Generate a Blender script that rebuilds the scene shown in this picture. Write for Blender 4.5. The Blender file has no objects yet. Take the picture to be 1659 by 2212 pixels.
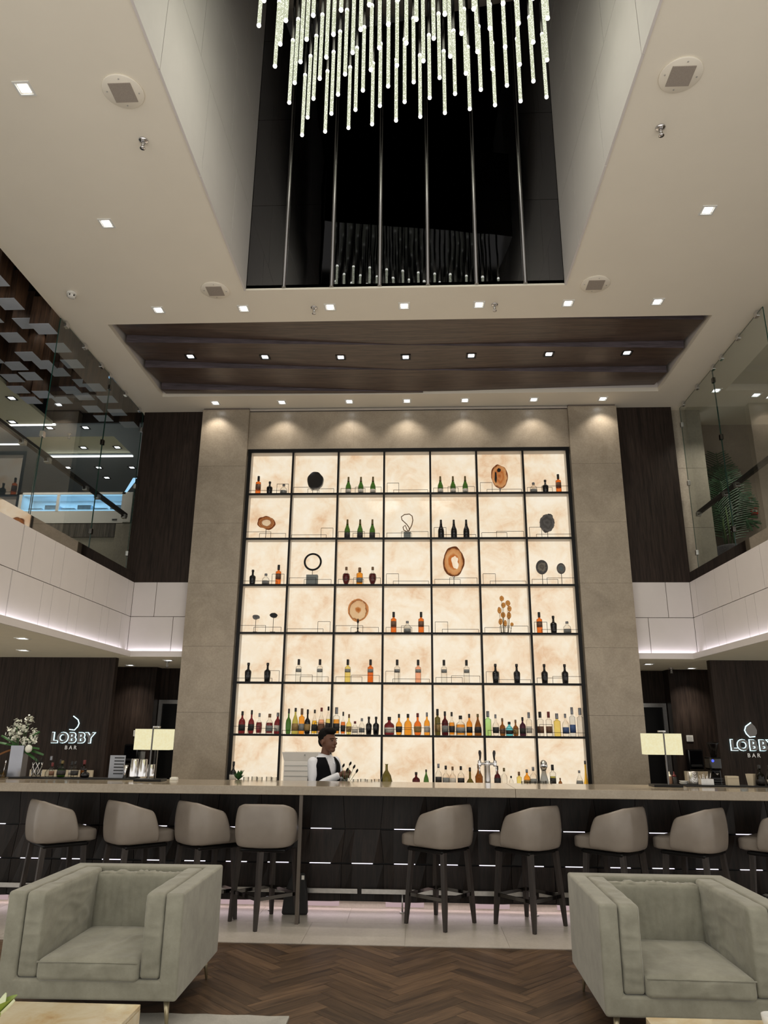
import bpy, bmesh, math, random
from mathutils import Matrix, Vector
random.seed(7)
R = math.radians
PI = math.pi
sc = bpy.context.scene
col = sc.collection

# ------------------------------------------------------------------ camera
cam_d = bpy.data.cameras.new('camera')
cam = bpy.data.objects.new('camera', cam_d); col.objects.link(cam)
cam_d.sensor_fit = 'HORIZONTAL'; cam_d.sensor_width = 36.0
cam_d.lens = 36.0 * 1566.74 / 1659.0
cam_d.clip_start = 0.05; cam_d.clip_end = 200
def cam_matrix(yaw, pitch, roll, loc):
    f = Vector((-math.sin(yaw) * math.cos(pitch), math.cos(yaw) * math.cos(pitch), math.sin(pitch)))
    r = Vector((math.cos(yaw), math.sin(yaw), 0)); u = r.cross(f)
    r2 = math.cos(roll) * r + math.sin(roll) * u
    u2 = -math.sin(roll) * r + math.cos(roll) * u
    m = Matrix((r2, u2, -f)).transposed().to_4x4(); m.translation = loc
    return m
cam.matrix_world = cam_matrix(R(2.577), R(16.7655), R(0.5012), Vector((0.115, 0, 1.62)))
sc.camera = cam

# ------------------------------------------------------------------ world and exposure
world = bpy.data.worlds.new('lobby_ambient'); sc.world = world
world.use_nodes = True
bg = world.node_tree.nodes['Background']
bg.inputs[0].default_value = (1.0, 0.955, 0.89, 1); bg.inputs[1].default_value = 1.18
vs = sc.view_settings
vs.view_transform = 'Standard'; vs.look = 'None'; vs.gamma = 1.0; vs.use_curve_mapping = False
vs.exposure = 0.0
sc.cycles.max_bounces = 9; sc.cycles.diffuse_bounces = 4; sc.cycles.glossy_bounces = 4
sc.cycles.transmission_bounces = 6; sc.cycles.transparent_max_bounces = 24
sc.cycles.sample_clamp_indirect = 4.0
sc.cycles.caustics_reflective = False; sc.cycles.caustics_refractive = False

W_DOWN = 20.0      # watts of a ceiling downlight spot
W_RECESS = 14.0
W_SOFFIT = 34.0

# ------------------------------------------------------------------ node helpers
def new_mat(name):
    m = bpy.data.materials.new(name); m.use_nodes = True
    nt = m.node_tree; nt.nodes.clear()
    out = nt.nodes.new('ShaderNodeOutputMaterial')
    return m, nt, out
def N(nt, t, **kw):
    n = nt.nodes.new(t)
    for k, v in kw.items():
        if k.startswith('i_'): n.inputs[k[2:].replace('_', ' ')].default_value = v
        else: setattr(n, k, v)
    return n
def c4(c): return (c[0], c[1], c[2], 1.0)
def srgb(r, g, b):
    f = lambda v: (v / 255 / 12.92) if v / 255 <= 0.04045 else ((v / 255 + 0.055) / 1.055) ** 2.4
    return (f(r), f(g), f(b))
def coords(nt, kind='Object', scale=(1, 1, 1), rnd=False):
    tc = N(nt, 'ShaderNodeTexCoord'); mp = N(nt, 'ShaderNodeMapping')
    mp.inputs['Scale'].default_value = scale
    nt.links.new(tc.outputs[kind], mp.inputs['Vector'])
    if rnd:
        oi = N(nt, 'ShaderNodeObjectInfo'); mu = N(nt, 'ShaderNodeMath', operation='MULTIPLY')
        mu.inputs[1].default_value = 37.0
        nt.links.new(oi.outputs['Random'], mu.inputs[0])
        nt.links.new(mu.outputs[0], mp.inputs['Location'])
    return mp.outputs['Vector']
def ramp(nt, fac, stops):
    r = N(nt, 'ShaderNodeValToRGB'); e = r.color_ramp.elements
    while len(e) < len(stops): e.new(0.5)
    for i, (p, c) in enumerate(stops): e[i].position = p; e[i].color = c4(c)
    nt.links.new(fac, r.inputs['Fac']); return r.outputs['Color']
def principled(nt, out, color=None, rough=0.5, metal=0.0, spec=0.5):
    b = N(nt, 'ShaderNodeBsdfPrincipled')
    if isinstance(color, tuple): b.inputs['Base Color'].default_value = c4(color)
    elif color is not None: nt.links.new(color, b.inputs['Base Color'])
    b.inputs['Roughness'].default_value = rough; b.inputs['Metallic'].default_value = metal
    b.inputs['Specular IOR Level'].default_value = spec
    nt.links.new(b.outputs[0], out.inputs['Surface']); return b
def bump(nt, b, height, strength, dist=0.01):
    bn = N(nt, 'ShaderNodeBump'); bn.inputs['Strength'].default_value = strength
    bn.inputs['Distance'].default_value = dist
    nt.links.new(height, bn.inputs['Height']); nt.links.new(bn.outputs[0], b.inputs['Normal'])
def noise(nt, vec, scale=5, detail=4, rough=0.55, dist=0.0):
    n = N(nt, 'ShaderNodeTexNoise'); n.inputs['Scale'].default_value = scale
    n.inputs['Detail'].default_value = detail; n.inputs['Roughness'].default_value = rough
    n.inputs['Distortion'].default_value = dist
    nt.links.new(vec, n.inputs['Vector']); return n.outputs['Fac']
M = {}
def plain(key, color, rough=0.5, metal=0.0, spec=0.5, var=0.06, nscale=6.0, bmp=0.0, bscale=60.0):
    """one colour with a little procedural mottling"""
    m, nt, out = new_mat(key)
    v = coords(nt)
    f = noise(nt, v, nscale, 3)
    lo = tuple(c * (1 - var) for c in color); hi = tuple(min(1, c * (1 + var)) for c in color)
    b = principled(nt, out, ramp(nt, f, [(0.3, lo), (0.7, hi)]), rough, metal, spec)
    if bmp: bump(nt, b, noise(nt, v, bscale, 2), bmp)
    M[key] = m; return m
def wood(key, lo, hi, scale=(1, 1, 1), rough=0.45, rnd=False, stretch=22.0, axis='x', bmp=0.05, spec=0.5):
    m, nt, out = new_mat(key)
    s = {'x': (1, stretch, stretch), 'y': (stretch, 1, stretch), 'z': (stretch, stretch, 1)}[axis]
    v = coords(nt, 'Object', tuple(a * b for a, b in zip(s, scale)), rnd)
    f = noise(nt, v, 1.4, 5, 0.6, 0.6)
    f2 = noise(nt, v, 5.0, 3, 0.5)
    mx = N(nt, 'ShaderNodeMix', data_type='FLOAT'); mx.inputs[0].default_value = 0.4
    nt.links.new(f, mx.inputs[2]); nt.links.new(f2, mx.inputs[3])
    colr = ramp(nt, mx.outputs[0], [(0.36, lo), (0.62, hi)])
    if rnd:
        oi = N(nt, 'ShaderNodeObjectInfo')
        mr = N(nt, 'ShaderNodeMapRange'); mr.inputs[3].default_value = 0.62; mr.inputs[4].default_value = 1.35
        nt.links.new(oi.outputs['Random'], mr.inputs[0])
        hs = N(nt, 'ShaderNodeHueSaturation'); nt.links.new(mr.outputs[0], hs.inputs['Value'])
        nt.links.new(colr, hs.inputs['Color']); colr = hs.outputs['Color']
    b = principled(nt, out, colr, rough, spec=spec)
    if bmp: bump(nt, b, mx.outputs[0], bmp)
    M[key] = m; return m
def stone(key, base, dark, rough=0.35, scale=3.0, rnd=False):
    m, nt, out = new_mat(key)
    v = coords(nt, 'Object', (1, 1, 1), rnd)
    f = noise(nt, v, scale, 8, 0.65, 0.8); g = noise(nt, v, scale * 22, 3, 0.6)
    mx = N(nt, 'ShaderNodeMix', data_type='FLOAT'); mx.inputs[0].default_value = 0.35
    nt.links.new(f, mx.inputs[2]); nt.links.new(g, mx.inputs[3])
    principled(nt, out, ramp(nt, mx.outputs[0], [(0.3, dark), (0.5, tuple((a + b) / 2 for a, b in zip(base, dark))), (0.68, base)]), rough)
    M[key] = m; return m
def emit(key, color, strength):
    m, nt, out = new_mat(key)
    e = N(nt, 'ShaderNodeEmission'); e.inputs[0].default_value = c4(color); e.inputs[1].default_value = strength
    nt.links.new(e.outputs[0], out.inputs['Surface']); M[key] = m; return m
def glassy(key, color, rough=0.03, ior=1.5, refl=1.0, rim=None):
    """clear tinted glass: straight-through transparency plus Fresnel reflection"""
    m, nt, out = new_mat(key)
    t = N(nt, 'ShaderNodeBsdfTransparent'); t.inputs[0].default_value = c4(color)
    if rim is not None:   # thick wall seen edge-on is darker, as in real bottles
        lw = N(nt, 'ShaderNodeLayerWeight'); lw.inputs[0].default_value = 0.5
        nt.links.new(ramp(nt, lw.outputs['Facing'], [(0.35, color), (0.92, tuple(v * rim for v in color))]), t.inputs[0])
    g = N(nt, 'ShaderNodeBsdfGlossy'); g.inputs['Roughness'].default_value = rough
    fr = N(nt, 'ShaderNodeFresnel'); fr.inputs[0].default_value = ior
    mu = N(nt, 'ShaderNodeMath', operation='MULTIPLY'); mu.inputs[1].default_value = refl
    nt.links.new(fr.outputs[0], mu.inputs[0])
    ge = N(nt, 'ShaderNodeNewGeometry'); iv = N(nt, 'ShaderNodeMath', operation='SUBTRACT'); iv.inputs[0].default_value = 1.0
    m2 = N(nt, 'ShaderNodeMath', operation='MULTIPLY'); nt.links.new(ge.outputs['Backfacing'], iv.inputs[1])
    nt.links.new(mu.outputs[0], m2.inputs[0]); nt.links.new(iv.outputs[0], m2.inputs[1]); mu = m2
    mx = N(nt, 'ShaderNodeMixShader')
    nt.links.new(mu.outputs[0], mx.inputs[0]); nt.links.new(t.outputs[0], mx.inputs[1]); nt.links.new(g.outputs[0], mx.inputs[2])
    nt.links.new(mx.outputs[0], out.inputs['Surface']); M[key] = m; return m

# ------------------------------------------------------------------ geometry helpers
class MB:
    """collects shapes; build() links them as ONE mesh object"""
    def __init__(self): self.v = []; self.f = []; self.mi = []; self.sm = []
    def add(self, vs, fs, mi=0, smooth=False):
        o = len(self.v); self.v += [tuple(p) for p in vs]
        self.f += [tuple(o + i for i in f) for f in fs]
        self.mi += [mi] * len(fs); self.sm += [smooth] * len(fs); return self
    def box(self, x0, x1, y0, y1, z0, z1, mi=0, m=None):
        vs = [(x0, y0, z0), (x1, y0, z0), (x1, y1, z0), (x0, y1, z0), (x0, y0, z1), (x1, y0, z1), (x1, y1, z1), (x0, y1, z1)]
        if m is not None: vs = [m @ Vector(p) for p in vs]
        return self.add(vs, [(0, 3, 2, 1), (4, 5, 6, 7), (0, 1, 5, 4), (1, 2, 6, 5), (2, 3, 7, 6), (3, 0, 4, 7)], mi)
    def bar(self, a, b, w, h=None, mi=0):
        """square bar from point a to point b"""
        a = Vector(a); b = Vector(b); d = (b - a); L = d.length; d.normalize()
        h = h or w
        up = Vector((0, 0, 1)) if abs(d.z) < 0.95 else Vector((0, 1, 0))
        s = d.cross(up).normalized(); u = s.cross(d)
        vs = []
        for e in (a, b):
            for i, j in ((-1, -1), (1, -1), (1, 1), (-1, 1)): vs.append(e + s * (i * w / 2) + u * (j * h / 2))
        return self.add(vs, [(3, 2, 1, 0), (4, 5, 6, 7), (0, 1, 5, 4), (1, 2, 6, 5), (2, 3, 7, 6), (3, 0, 4, 7)], mi)
    def tube(self, pts, r, seg=8, mi=0, closed=False, cap=True):
        """round tube along points; r a number or a list"""
        P = [Vector(p) for p in pts]; n = len(P); vs = []; fs = []
        prev = None
        for i, p in enumerate(P):
            if closed: d = P[(i + 1) % n] - P[i - 1]
            else: d = P[min(i + 1, n - 1)] - P[max(i - 1, 0)]
            d.normalize()
            if prev is None:
                up = Vector((0, 0, 1)) if abs(d.z) < 0.9 else Vector((0, 1, 0))
                s = d.cross(up).normalized()
            else:
                s = (prev - d * prev.dot(d)).normalized()
            prev = s; u = s.cross(d); rr = r[i] if isinstance(r, (list, tuple)) else r
            for k in range(seg):
                a = 2 * PI * k / seg; vs.append(p + s * (math.cos(a) * rr) + u * (math.sin(a) * rr))
        m = n if closed else n - 1
        for i in range(m):
            j = (i + 1) % n
            for k in range(seg):
                l = (k + 1) % seg; fs.append((i * seg + k, i * seg + l, j * seg + l, j * seg + k))
        self.add(vs, fs, mi, True)
        if cap and not closed:
            o = len(self.v) - len(vs)
            self.f.append(tuple(o + k for k in reversed(range(seg)))); self.mi.append(mi); self.sm.append(False)
            self.f.append(tuple(o + (n - 1) * seg + k for k in range(seg))); self.mi.append(mi); self.sm.append(False)
        return self
    def lathe(self, prof, seg=16, mi=0, c=(0, 0, 0), smooth=True, sx=1.0, sy=1.0):
        """prof: list of (r, z) from bottom to top"""
        vs = []; fs = []; n = len(prof)
        for r, z in prof:
            for k in range(seg):
                a = 2 * PI * k / seg
                vs.append((c[0] + r * sx * math.cos(a), c[1] + r * sy * math.sin(a), c[2] + z))
        for i in range(n - 1):
            for k in range(seg):
                l = (k + 1) % seg; fs.append((i * seg + k, i * seg + l, (i + 1) * seg + l, (i + 1) * seg + k))
        self.add(vs, fs, mi, smooth)
        o = len(self.v) - len(vs)
        if prof[0][0] > 1e-5: self.f.append(tuple(o + k for k in reversed(range(seg)))); self.mi.append(mi); self.sm.append(False)
        if prof[-1][0] > 1e-5: self.f.append(tuple(o + (n - 1) * seg + k for k in range(seg))); self.mi.append(mi); self.sm.append(False)
        return self
    def prism(self, poly, d0, d1, axis='y', mi=0):
        """outline (a, b) pushed from d0 to d1 along axis"""
        n = len(poly)
        def P(a, b, d): return {'y': (a, d, b), 'z': (a, b, d), 'x': (d, a, b)}[axis]
        vs = [P(a, b, d0) for a, b in poly] + [P(a, b, d1) for a, b in poly]
        fs = [tuple(range(n)), tuple(reversed(range(n, 2 * n)))] + [(i, n + i, n + (i + 1) % n, (i + 1) % n) for i in range(n)]
        return self.add(vs, fs, mi)
    def ring(self, outer, inner, d0, d1, axis='y', mi=0):
        """flat ring between two outlines with the same number of points"""
        n = len(outer)
        def P(q, d): return {'y': (q[0], d, q[1]), 'z': (q[0], q[1], d), 'x': (d, q[0], q[1])}[axis]
        vs = [P(q, d0) for q in outer] + [P(q, d0) for q in inner] + [P(q, d1) for q in outer] + [P(q, d1) for q in inner]
        fs = []
        for i in range(n):
            j = (i + 1) % n
            fs += [(i, j, n + j, n + i), (2 * n + j, 2 * n + i, 3 * n + i, 3 * n + j), (j, i, 2 * n + i, 2 * n + j), (n + i, n + j, 3 * n + j, 3 * n + i)]
        return self.add(vs, fs, mi)
    def ball(self, c, r, seg=10, rings=6, mi=0, s=(1, 1, 1)):
        prof = [(math.sin(PI * i / rings) * r, -math.cos(PI * i / rings) * r) for i in range(rings + 1)]
        prof[0] = (0, -r); prof[-1] = (0, r)
        vs = []; fs = []
        for a, z in prof:
            for k in range(seg):
                t = 2 * PI * k / seg; vs.append((c[0] + a * math.cos(t) * s[0], c[1] + a * math.sin(t) * s[1], c[2] + z * s[2]))
        for i in range(rings):
            for k in range(seg):
                l = (k + 1) % seg; fs.append((i * seg + k, i * seg + l, (i + 1) * seg + l, (i + 1) * seg + k))
        return self.add(vs, fs, mi, True)
    def mesh(self, name, mats):
        me = bpy.data.meshes.new(name); me.from_pydata(self.v, [], self.f)
        for mm in mats: me.materials.append(M[mm])
        me.polygons.foreach_set('material_index', self.mi); me.polygons.foreach_set('use_smooth', self.sm)
        bm = bmesh.new(); bm.from_mesh(me); bmesh.ops.remove_doubles(bm, verts=bm.verts, dist=1e-6)
        bmesh.ops.recalc_face_normals(bm, faces=bm.faces); bm.to_mesh(me); bm.free()
        me.update(); return me
    def build(self, name, mats, parent=None, loc=(0, 0, 0), rz=0, bevel=0, bseg=2):
        if isinstance(mats, str): mats = [mats]
        o = bpy.data.objects.new(name, self.mesh(name, mats)); col.objects.link(o)
        o.location = loc; o.rotation_euler = (0, 0, rz)
        if parent is not None: o.parent = parent
        if bevel:
            md = o.modifiers.new('edge', 'BEVEL'); md.width = bevel; md.segments = bseg; md.limit_method = 'ANGLE'; md.angle_limit = R(40)
        return o
def link_mesh(name, me, parent=None, loc=(0, 0, 0), rz=0, scale=(1, 1, 1)):
    o = bpy.data.objects.new(name, me); col.objects.link(o); o.location = loc; o.rotation_euler = (0, 0, rz); o.scale = scale
    if parent is not None: o.parent = parent
    return o
def tag(o, label, cat, group=None):
    o['label'] = label; o['category'] = cat
    if group: o['group'] = group
    return o
def struct(o, label=None):
    o['kind'] = 'structure'
    if label: o['label'] = label
    return o
def empty(name, loc=(0, 0, 0), rz=0, parent=None):
    o = bpy.data.objects.new(name, None); col.objects.link(o); o.empty_display_size = 0.1
    o.location = loc; o.rotation_euler = (0, 0, rz)
    if parent is not None: o.parent = parent
    return o
def thing(name, label, cat, loc=(0, 0, 0), rz=0, group=None): return tag(empty(name, loc, rz), label, cat, group)
def copy_tree(o, parent=None):
    c = o.copy(); col.objects.link(c); c.parent = parent
    for ch in o.children: copy_tree(ch, c)
    return c
def spot(name, loc, power, angle, blend, color, parent=None, radius=0.04, rot=(0, 0, 0)):
    l = bpy.data.lights.new(name, 'SPOT'); l.energy = power; l.spot_size = angle; l.spot_blend = blend; l.color = color
    l.shadow_soft_size = radius
    o = bpy.data.objects.new(name, l); col.objects.link(o); o.location = loc; o.rotation_euler = rot
    if parent is not None: o.parent = parent
    return o
def area(name, loc, sx, sy, power, color, rot=(0, 0, 0), parent=None, spread=PI):
    l = bpy.data.lights.new(name, 'AREA'); l.shape = 'RECTANGLE'; l.size = sx; l.size_y = sy; l.energy = power; l.color = color; l.spread = spread
    o = bpy.data.objects.new(name, l); col.objects.link(o); o.location = loc; o.rotation_euler = rot
    if parent is not None: o.parent = parent
    return o
ORD = ['first', 'second', 'third', 'fourth', 'fifth', 'sixth', 'seventh', 'eighth', 'ninth', 'tenth', 'eleventh', 'twelfth']

# ------------------------------------------------------------------ materials
plain('ceiling_paint', srgb(238, 231, 216), 0.6, var=0.015, nscale=2)
plain('white_panel', srgb(216, 210, 207), 0.5, var=0.015)
plain('white_lacquer', srgb(244, 240, 234), 0.35, var=0.02)
plain('soffit_paint', srgb(222, 216, 196), 0.7, var=0.02)
plain('joint_dark', srgb(110, 100, 92), 0.8)
plain('black_metal', srgb(9, 9, 10), 0.4, spec=0.25, var=0.1)
plain('black_gloss', srgb(10, 10, 12), 0.08, var=0.1)
plain('black_rubber', srgb(20, 20, 21), 0.7)
plain('dark_cavity', srgb(24, 21, 19), 0.9)
plain('grey_paint', srgb(150, 162, 174), 0.6, var=0.02)
plain('cream_paint', srgb(205, 205, 180), 0.6, var=0.02)
plain('chrome', (0.75, 0.75, 0.77), 0.12, 1.0, var=0.02)
plain('brushed_steel', (0.55, 0.54, 0.52), 0.3, 1.0, var=0.08, nscale=30)
plain('kerb_steel', (0.60, 0.57, 0.54), 0.03, 1.0, var=0.02)
wood('slat_riser_lit', srgb(70, 63, 66), srgb(106, 97, 103), axis='x', rough=0.4)  # board wood again, with the violet light on the risers in its colour
plain('block_base_daylit', srgb(186, 194, 208), 0.5, var=0.05)  # bluish daylight from below, put into the colour of the block undersides
plain('post_paint', srgb(92, 84, 76), 0.5)
plain('dark_steel', (0.10, 0.095, 0.09), 0.07, 1.0, var=0.02)
plain('mullion_steel', (0.24, 0.235, 0.23), 0.18, 1.0, var=0.05)
plain('brass_leg', srgb(178, 168, 140), 0.3, 0.8)
plain('liner', srgb(196, 190, 182), 0.45, var=0.02)
plain('grey_block', srgb(120, 126, 124), 0.6)
plain('paper', srgb(232, 230, 222), 0.7, var=0.03)
plain('print_ink', srgb(60, 62, 66), 0.8)
plain('cream_cap', srgb(224, 216, 198), 0.5)
plain('beige_board', srgb(196, 184, 160), 0.6)
plain('plastic_white', srgb(226, 226, 222), 0.35)
plain('plastic_red', srgb(176, 40, 34), 0.45)
plain('menu_card', srgb(160, 165, 176), 0.5)
plain('skin', srgb(104, 68, 49), 0.5, var=0.08, nscale=14)
plain('hair', srgb(10, 8, 8), 0.7, spec=0.15, var=0.3, nscale=60, bmp=0.5, bscale=160)
plain('shirt', srgb(232, 234, 240), 0.75, var=0.03, bmp=0.25, bscale=30)
plain('vest', srgb(16, 17, 20), 0.9, spec=0.1, var=0.1)
plain('trousers', srgb(18, 18, 20), 0.85)
plain('lip', srgb(96, 54, 46), 0.5)
plain('eye_dark', srgb(12, 9, 8), 0.2)
plain('lily_white', srgb(226, 232, 200), 0.45, var=0.08)
plain('lily_green', srgb(136, 160, 62), 0.45, var=0.2, nscale=9)
plain('petal_white', srgb(236, 238, 226), 0.6, var=0.05)
plain('leaf_green', srgb(48, 92, 44), 0.5, var=0.35, nscale=10)
plain('palm_leaf', srgb(30, 70, 38), 0.45, var=0.35, nscale=8)
plain('palm_stem', srgb(70, 92, 50), 0.6, var=0.25)
plain('soil', srgb(40, 32, 26), 0.95)
plain('wicker', srgb(58, 56, 58), 0.7, var=0.45, nscale=46, bmp=0.8, bscale=70)
plain('vase_metal', srgb(150, 152, 160), 0.28, 0.85)
plain('dry_leaf', srgb(120, 78, 42), 0.7, var=0.2)
plain('detector_white', srgb(224, 222, 216), 0.5)
plain('speaker_mesh', srgb(158, 148, 138), 0.8, var=0.12, nscale=160)
plain('frozen_goods', srgb(170, 190, 205), 0.6, var=0.3, nscale=12)
wood('dark_oak', srgb(30, 24, 21), srgb(56, 46, 40), axis='z', rough=0.5, spec=0.15)
wood('bar_wood', srgb(20, 16, 14), srgb(44, 35, 30), axis='z', rough=0.4, rnd=True, spec=0.25)
wood('slat_wood', srgb(52, 41, 35), srgb(98, 80, 69), axis='x', rough=0.4)
wood('block_wood', srgb(38, 27, 20), srgb(92, 67, 49), axis='z', rough=0.5, rnd=True, stretch=14)
wood('plank_wood', srgb(60, 46, 34), srgb(106, 84, 63), axis='x', rough=0.38, rnd=True, stretch=12, bmp=0.03)
wood('stool_leg_wood', srgb(36, 32, 30), srgb(62, 54, 50), axis='z', rough=0.4)
wood('stripe_panel', srgb(30, 28, 27), srgb(120, 112, 102), axis='z', rough=0.5, stretch=40)
stone('wall_stone', srgb(176, 164, 146), srgb(138, 127, 111), 0.32, 2.2)
stone('counter_stone', srgb(178, 166, 147), srgb(150, 137, 118), 0.13, 2.5)
stone('floor_stone', srgb(218, 211, 200), srgb(186, 178, 168), 0.3, 2.0, rnd=True)
stone('mezz_stone', srgb(176, 168, 152), srgb(140, 132, 118), 0.45, 1.6)
stone('mezz_wall', srgb(156, 142, 127), srgb(132, 119, 106), 0.5, 2.0)

def suede():
    m, nt, out = new_mat('suede')
    v = coords(nt); f = noise(nt, v, 5, 6, 0.7); g = noise(nt, v, 220, 2)
    b = principled(nt, out, ramp(nt, f, [(0.3, srgb(130, 129, 116)), (0.7, srgb(158, 157, 143))]), 0.85, spec=0.2)
    b.inputs['Sheen Weight'].default_value = 0.35; b.inputs['Sheen Roughness'].default_value = 0.4
    bump(nt, b, g, 0.12, 0.002); M['suede'] = m
suede()
def leather():
    m, nt, out = new_mat('leather')
    v = coords(nt); f = noise(nt, v, 3, 4); g = noise(nt, v, 120, 3)
    b = principled(nt, out, ramp(nt, f, [(0.3, srgb(132, 123, 114)), (0.7, srgb(153, 144, 134))]), 0.36)
    bump(nt, b, g, 0.06, 0.002); M['leather'] = m
leather()
def onyx(key, strength, lit=True):
    """backlit alabaster panel: clouds and veins with their own colours"""
    m, nt, out = new_mat(key)
    v = coords(nt, 'Object', (1, 1, 1), True)
    f = noise(nt, v, 2.3, 7, 0.60, 0.6); g = noise(nt, v, 7.0, 6, 0.7, 1.0)
    mx = N(nt, 'ShaderNodeMix', data_type='FLOAT'); mx.inputs[0].default_value = 0.30
    nt.links.new(f, mx.inputs[2]); nt.links.new(g, mx.inputs[3])
    if lit:
        c = ramp(nt, mx.outputs[0], [(0.34, srgb(228, 188, 148)), (0.44, srgb(241, 214, 180)), (0.53, srgb(247, 228, 199)), (0.66, srgb(251, 239, 217))])
        e = N(nt, 'ShaderNodeEmission'); e.inputs[1].default_value = strength; nt.links.new(c, e.inputs[0])
        g = N(nt, 'ShaderNodeBsdfGlossy'); g.inputs['Roughness'].default_value = 0.08; g.inputs[0].default_value = (0.04, 0.04, 0.04, 1)
        a = N(nt, 'ShaderNodeAddShader'); nt.links.new(e.outputs[0], a.inputs[0]); nt.links.new(g.outputs[0], a.inputs[1])
        nt.links.new(a.outputs[0], out.inputs['Surface'])
    else:
        c = ramp(nt, mx.outputs[0], [(0.34, srgb(178, 134, 84)), (0.42, srgb(204, 180, 138)), (0.50, srgb(212, 198, 166)), (0.64, srgb(226, 220, 196))])
        principled(nt, out, c, 0.07)
    M[key] = m
onyx('onyx_lit', 0.95); onyx('onyx_table', 0, False)
def rod_glow():
    """acrylic rod full of bubbles, lit from inside"""
    m, nt, out = new_mat('rod_glow')
    v = coords(nt, 'Object', (1, 1, 1), True)
    vo = N(nt, 'ShaderNodeTexVoronoi'); vo.inputs['Scale'].default_value = 95; nt.links.new(v, vo.inputs['Vector'])
    c = ramp(nt, vo.outputs['Distance'], [(0.15, (1.0, 1.0, 0.88)), (0.5, (0.36, 0.38, 0.26))])
    e = N(nt, 'ShaderNodeEmission'); e.inputs[1].default_value = 1.6; nt.links.new(c, e.inputs[0])
    nt.links.new(e.outputs[0], out.inputs['Surface']); M['rod_glow'] = m
rod_glow()
emit('rod_tip', (1.0, 1.0, 0.88), 3.0)
emit('lens_light', (0.93, 0.97, 1.0), 8.0)
emit('led_white', (0.93, 0.88, 1.0), 1.7)
emit('led_cove', (0.95, 0.90, 1.0), 1.3)
emit('toe_glow_pink', (1.0, 0.72, 0.74), 0.45)
emit('led_strip', (1.0, 0.97, 0.94), 2.5)
emit('sign_glow', (0.62, 0.92, 1.0), 2.4)
emit('freezer_light', (0.40, 0.70, 1.0), 1.6)
emit('screen_blue', (0.1, 0.15, 1.0), 1.2)
def shade_mat():
    m, nt, out = new_mat('shade_fabric')
    v = coords(nt); f = noise(nt, v, 60, 2)
    e = N(nt, 'ShaderNodeEmission'); e.inputs[1].default_value = 0.86
    nt.links.new(ramp(nt, f, [(0.3, srgb(250, 238, 188)), (0.7, srgb(255, 248, 206))]), e.inputs[0])
    nt.links.new(e.outputs[0], out.inputs['Surface']); M['shade_fabric'] = m
shade_mat()
def black_mirror():
    m, nt, out = new_mat('black_mirror')
    b = principled(nt, out, (0.20, 0.20, 0.21), 0.015, 1.0)
    v = coords(nt); bump(nt, b, noise(nt, v, 1.3, 2, 0.4), 0.06, 0.05); M['black_mirror'] = m
black_mirror()
glassy('clear_pane', (0.90, 0.93, 0.92), 0.0, 1.5, 1.9)
plain('glass_edge', srgb(30, 66, 58), 0.1)
# bottle glass and what is in it
for k, cc in {'clear': (0.90, 0.90, 0.88), 'frost': (0.72, 0.74, 0.76), 'amber': (0.84, 0.36, 0.04), 'orange': (0.78, 0.19, 0.03), 'red': (0.15, 0.020, 0.026),
              'darkred': (0.07, 0.010, 0.014), 'green': (0.055, 0.15, 0.03), 'lime': (0.46, 0.76, 0.32), 'olive': (0.12, 0.11, 0.03), 'brown': (0.22, 0.085, 0.02),
              'yellow': (0.82, 0.70, 0.22), 'gold': (0.88, 0.54, 0.04), 'blue': (0.12, 0.56, 0.70), 'pink': (0.90, 0.48, 0.34), 'purple': (0.05, 0.015, 0.035),
              'ygreen': (0.46, 0.42, 0.10), 'smoke': (0.30, 0.32, 0.34)}.items():
    glassy('glass_' + k, tuple(v ** .5 for v in cc), 0.04, 1.45, 0.8, 0.30)   # two walls are seen in line
plain('glass_black', srgb(13, 13, 16), 0.12)
plain('label_grey', srgb(128, 130, 128), 0.6, var=0.15, nscale=70)
plain('label_white', srgb(196, 190, 180), 0.6, var=0.12, nscale=70)
plain('label_dark', srgb(38, 36, 36), 0.6, var=0.4, nscale=70)
plain('label_brown', srgb(110, 78, 58), 0.6, var=0.25, nscale=70)
plain('label_gold', srgb(150, 122, 70), 0.5, var=0.25, nscale=70)
plain('label_blue', srgb(60, 84, 130), 0.6, var=0.25, nscale=70)
plain('cap_black', srgb(20, 19, 20), 0.4)
plain('cap_gold', srgb(112, 98, 62), 0.35, 0.5)
plain('cap_red', srgb(104, 34, 36), 0.5)
plain('cap_cork', srgb(120, 92, 66), 0.7)
plain('cap_silver', srgb(130, 132, 138), 0.3, 0.7)

# ================================================================== THE SETTING
ZC = 6.24; ZS = 2.56; YB = 9.9
# ---- floor: herringbone parquet with a stone strip along the bar
b = MB().box(-9, 9, 2.6, 13, -0.10, -0.012)
nplank = 0
floor = struct(b.build('floor', 'plank_wood'), 'dark oak herringbone parquet floor of the lobby')
PL, PW = 0.60, 0.118
pm = MB().box(-PL / 2 + .001, PL / 2 - .001, -PW / 2 + .0008, PW / 2 - .0008, -0.012, 0.0).mesh('plank', ['plank_wood'])
for j in range(-40, 60):
    for k in range(-9, 10):
        for vert in (0, 1):
            if vert: u, v = j * PW + PL + PW / 2 + k * PL, j * PW + PW - PL / 2 - k * PL
            else: u, v = j * PW + PL / 2 + k * PL, j * PW + PW / 2 - k * PL
            x = (u - v) * math.sqrt(.5); y = (u + v) * math.sqrt(.5) + 3.0
            if -2.75 < x < 2.75 and 3.45 < y < 6.72:
                nplank += 1; link_mesh('plank', pm, floor, (x, y, 0), PI / 4 + (PI / 2 if vert else 0))
print('planks', nplank)
fs = struct(MB().box(-9, 9, 6.43, 13, -0.012, 0.001).build('floor_stone_strip', 'floor_stone'), 'pale stone floor strip in front of the bar')
tm = {}
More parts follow.
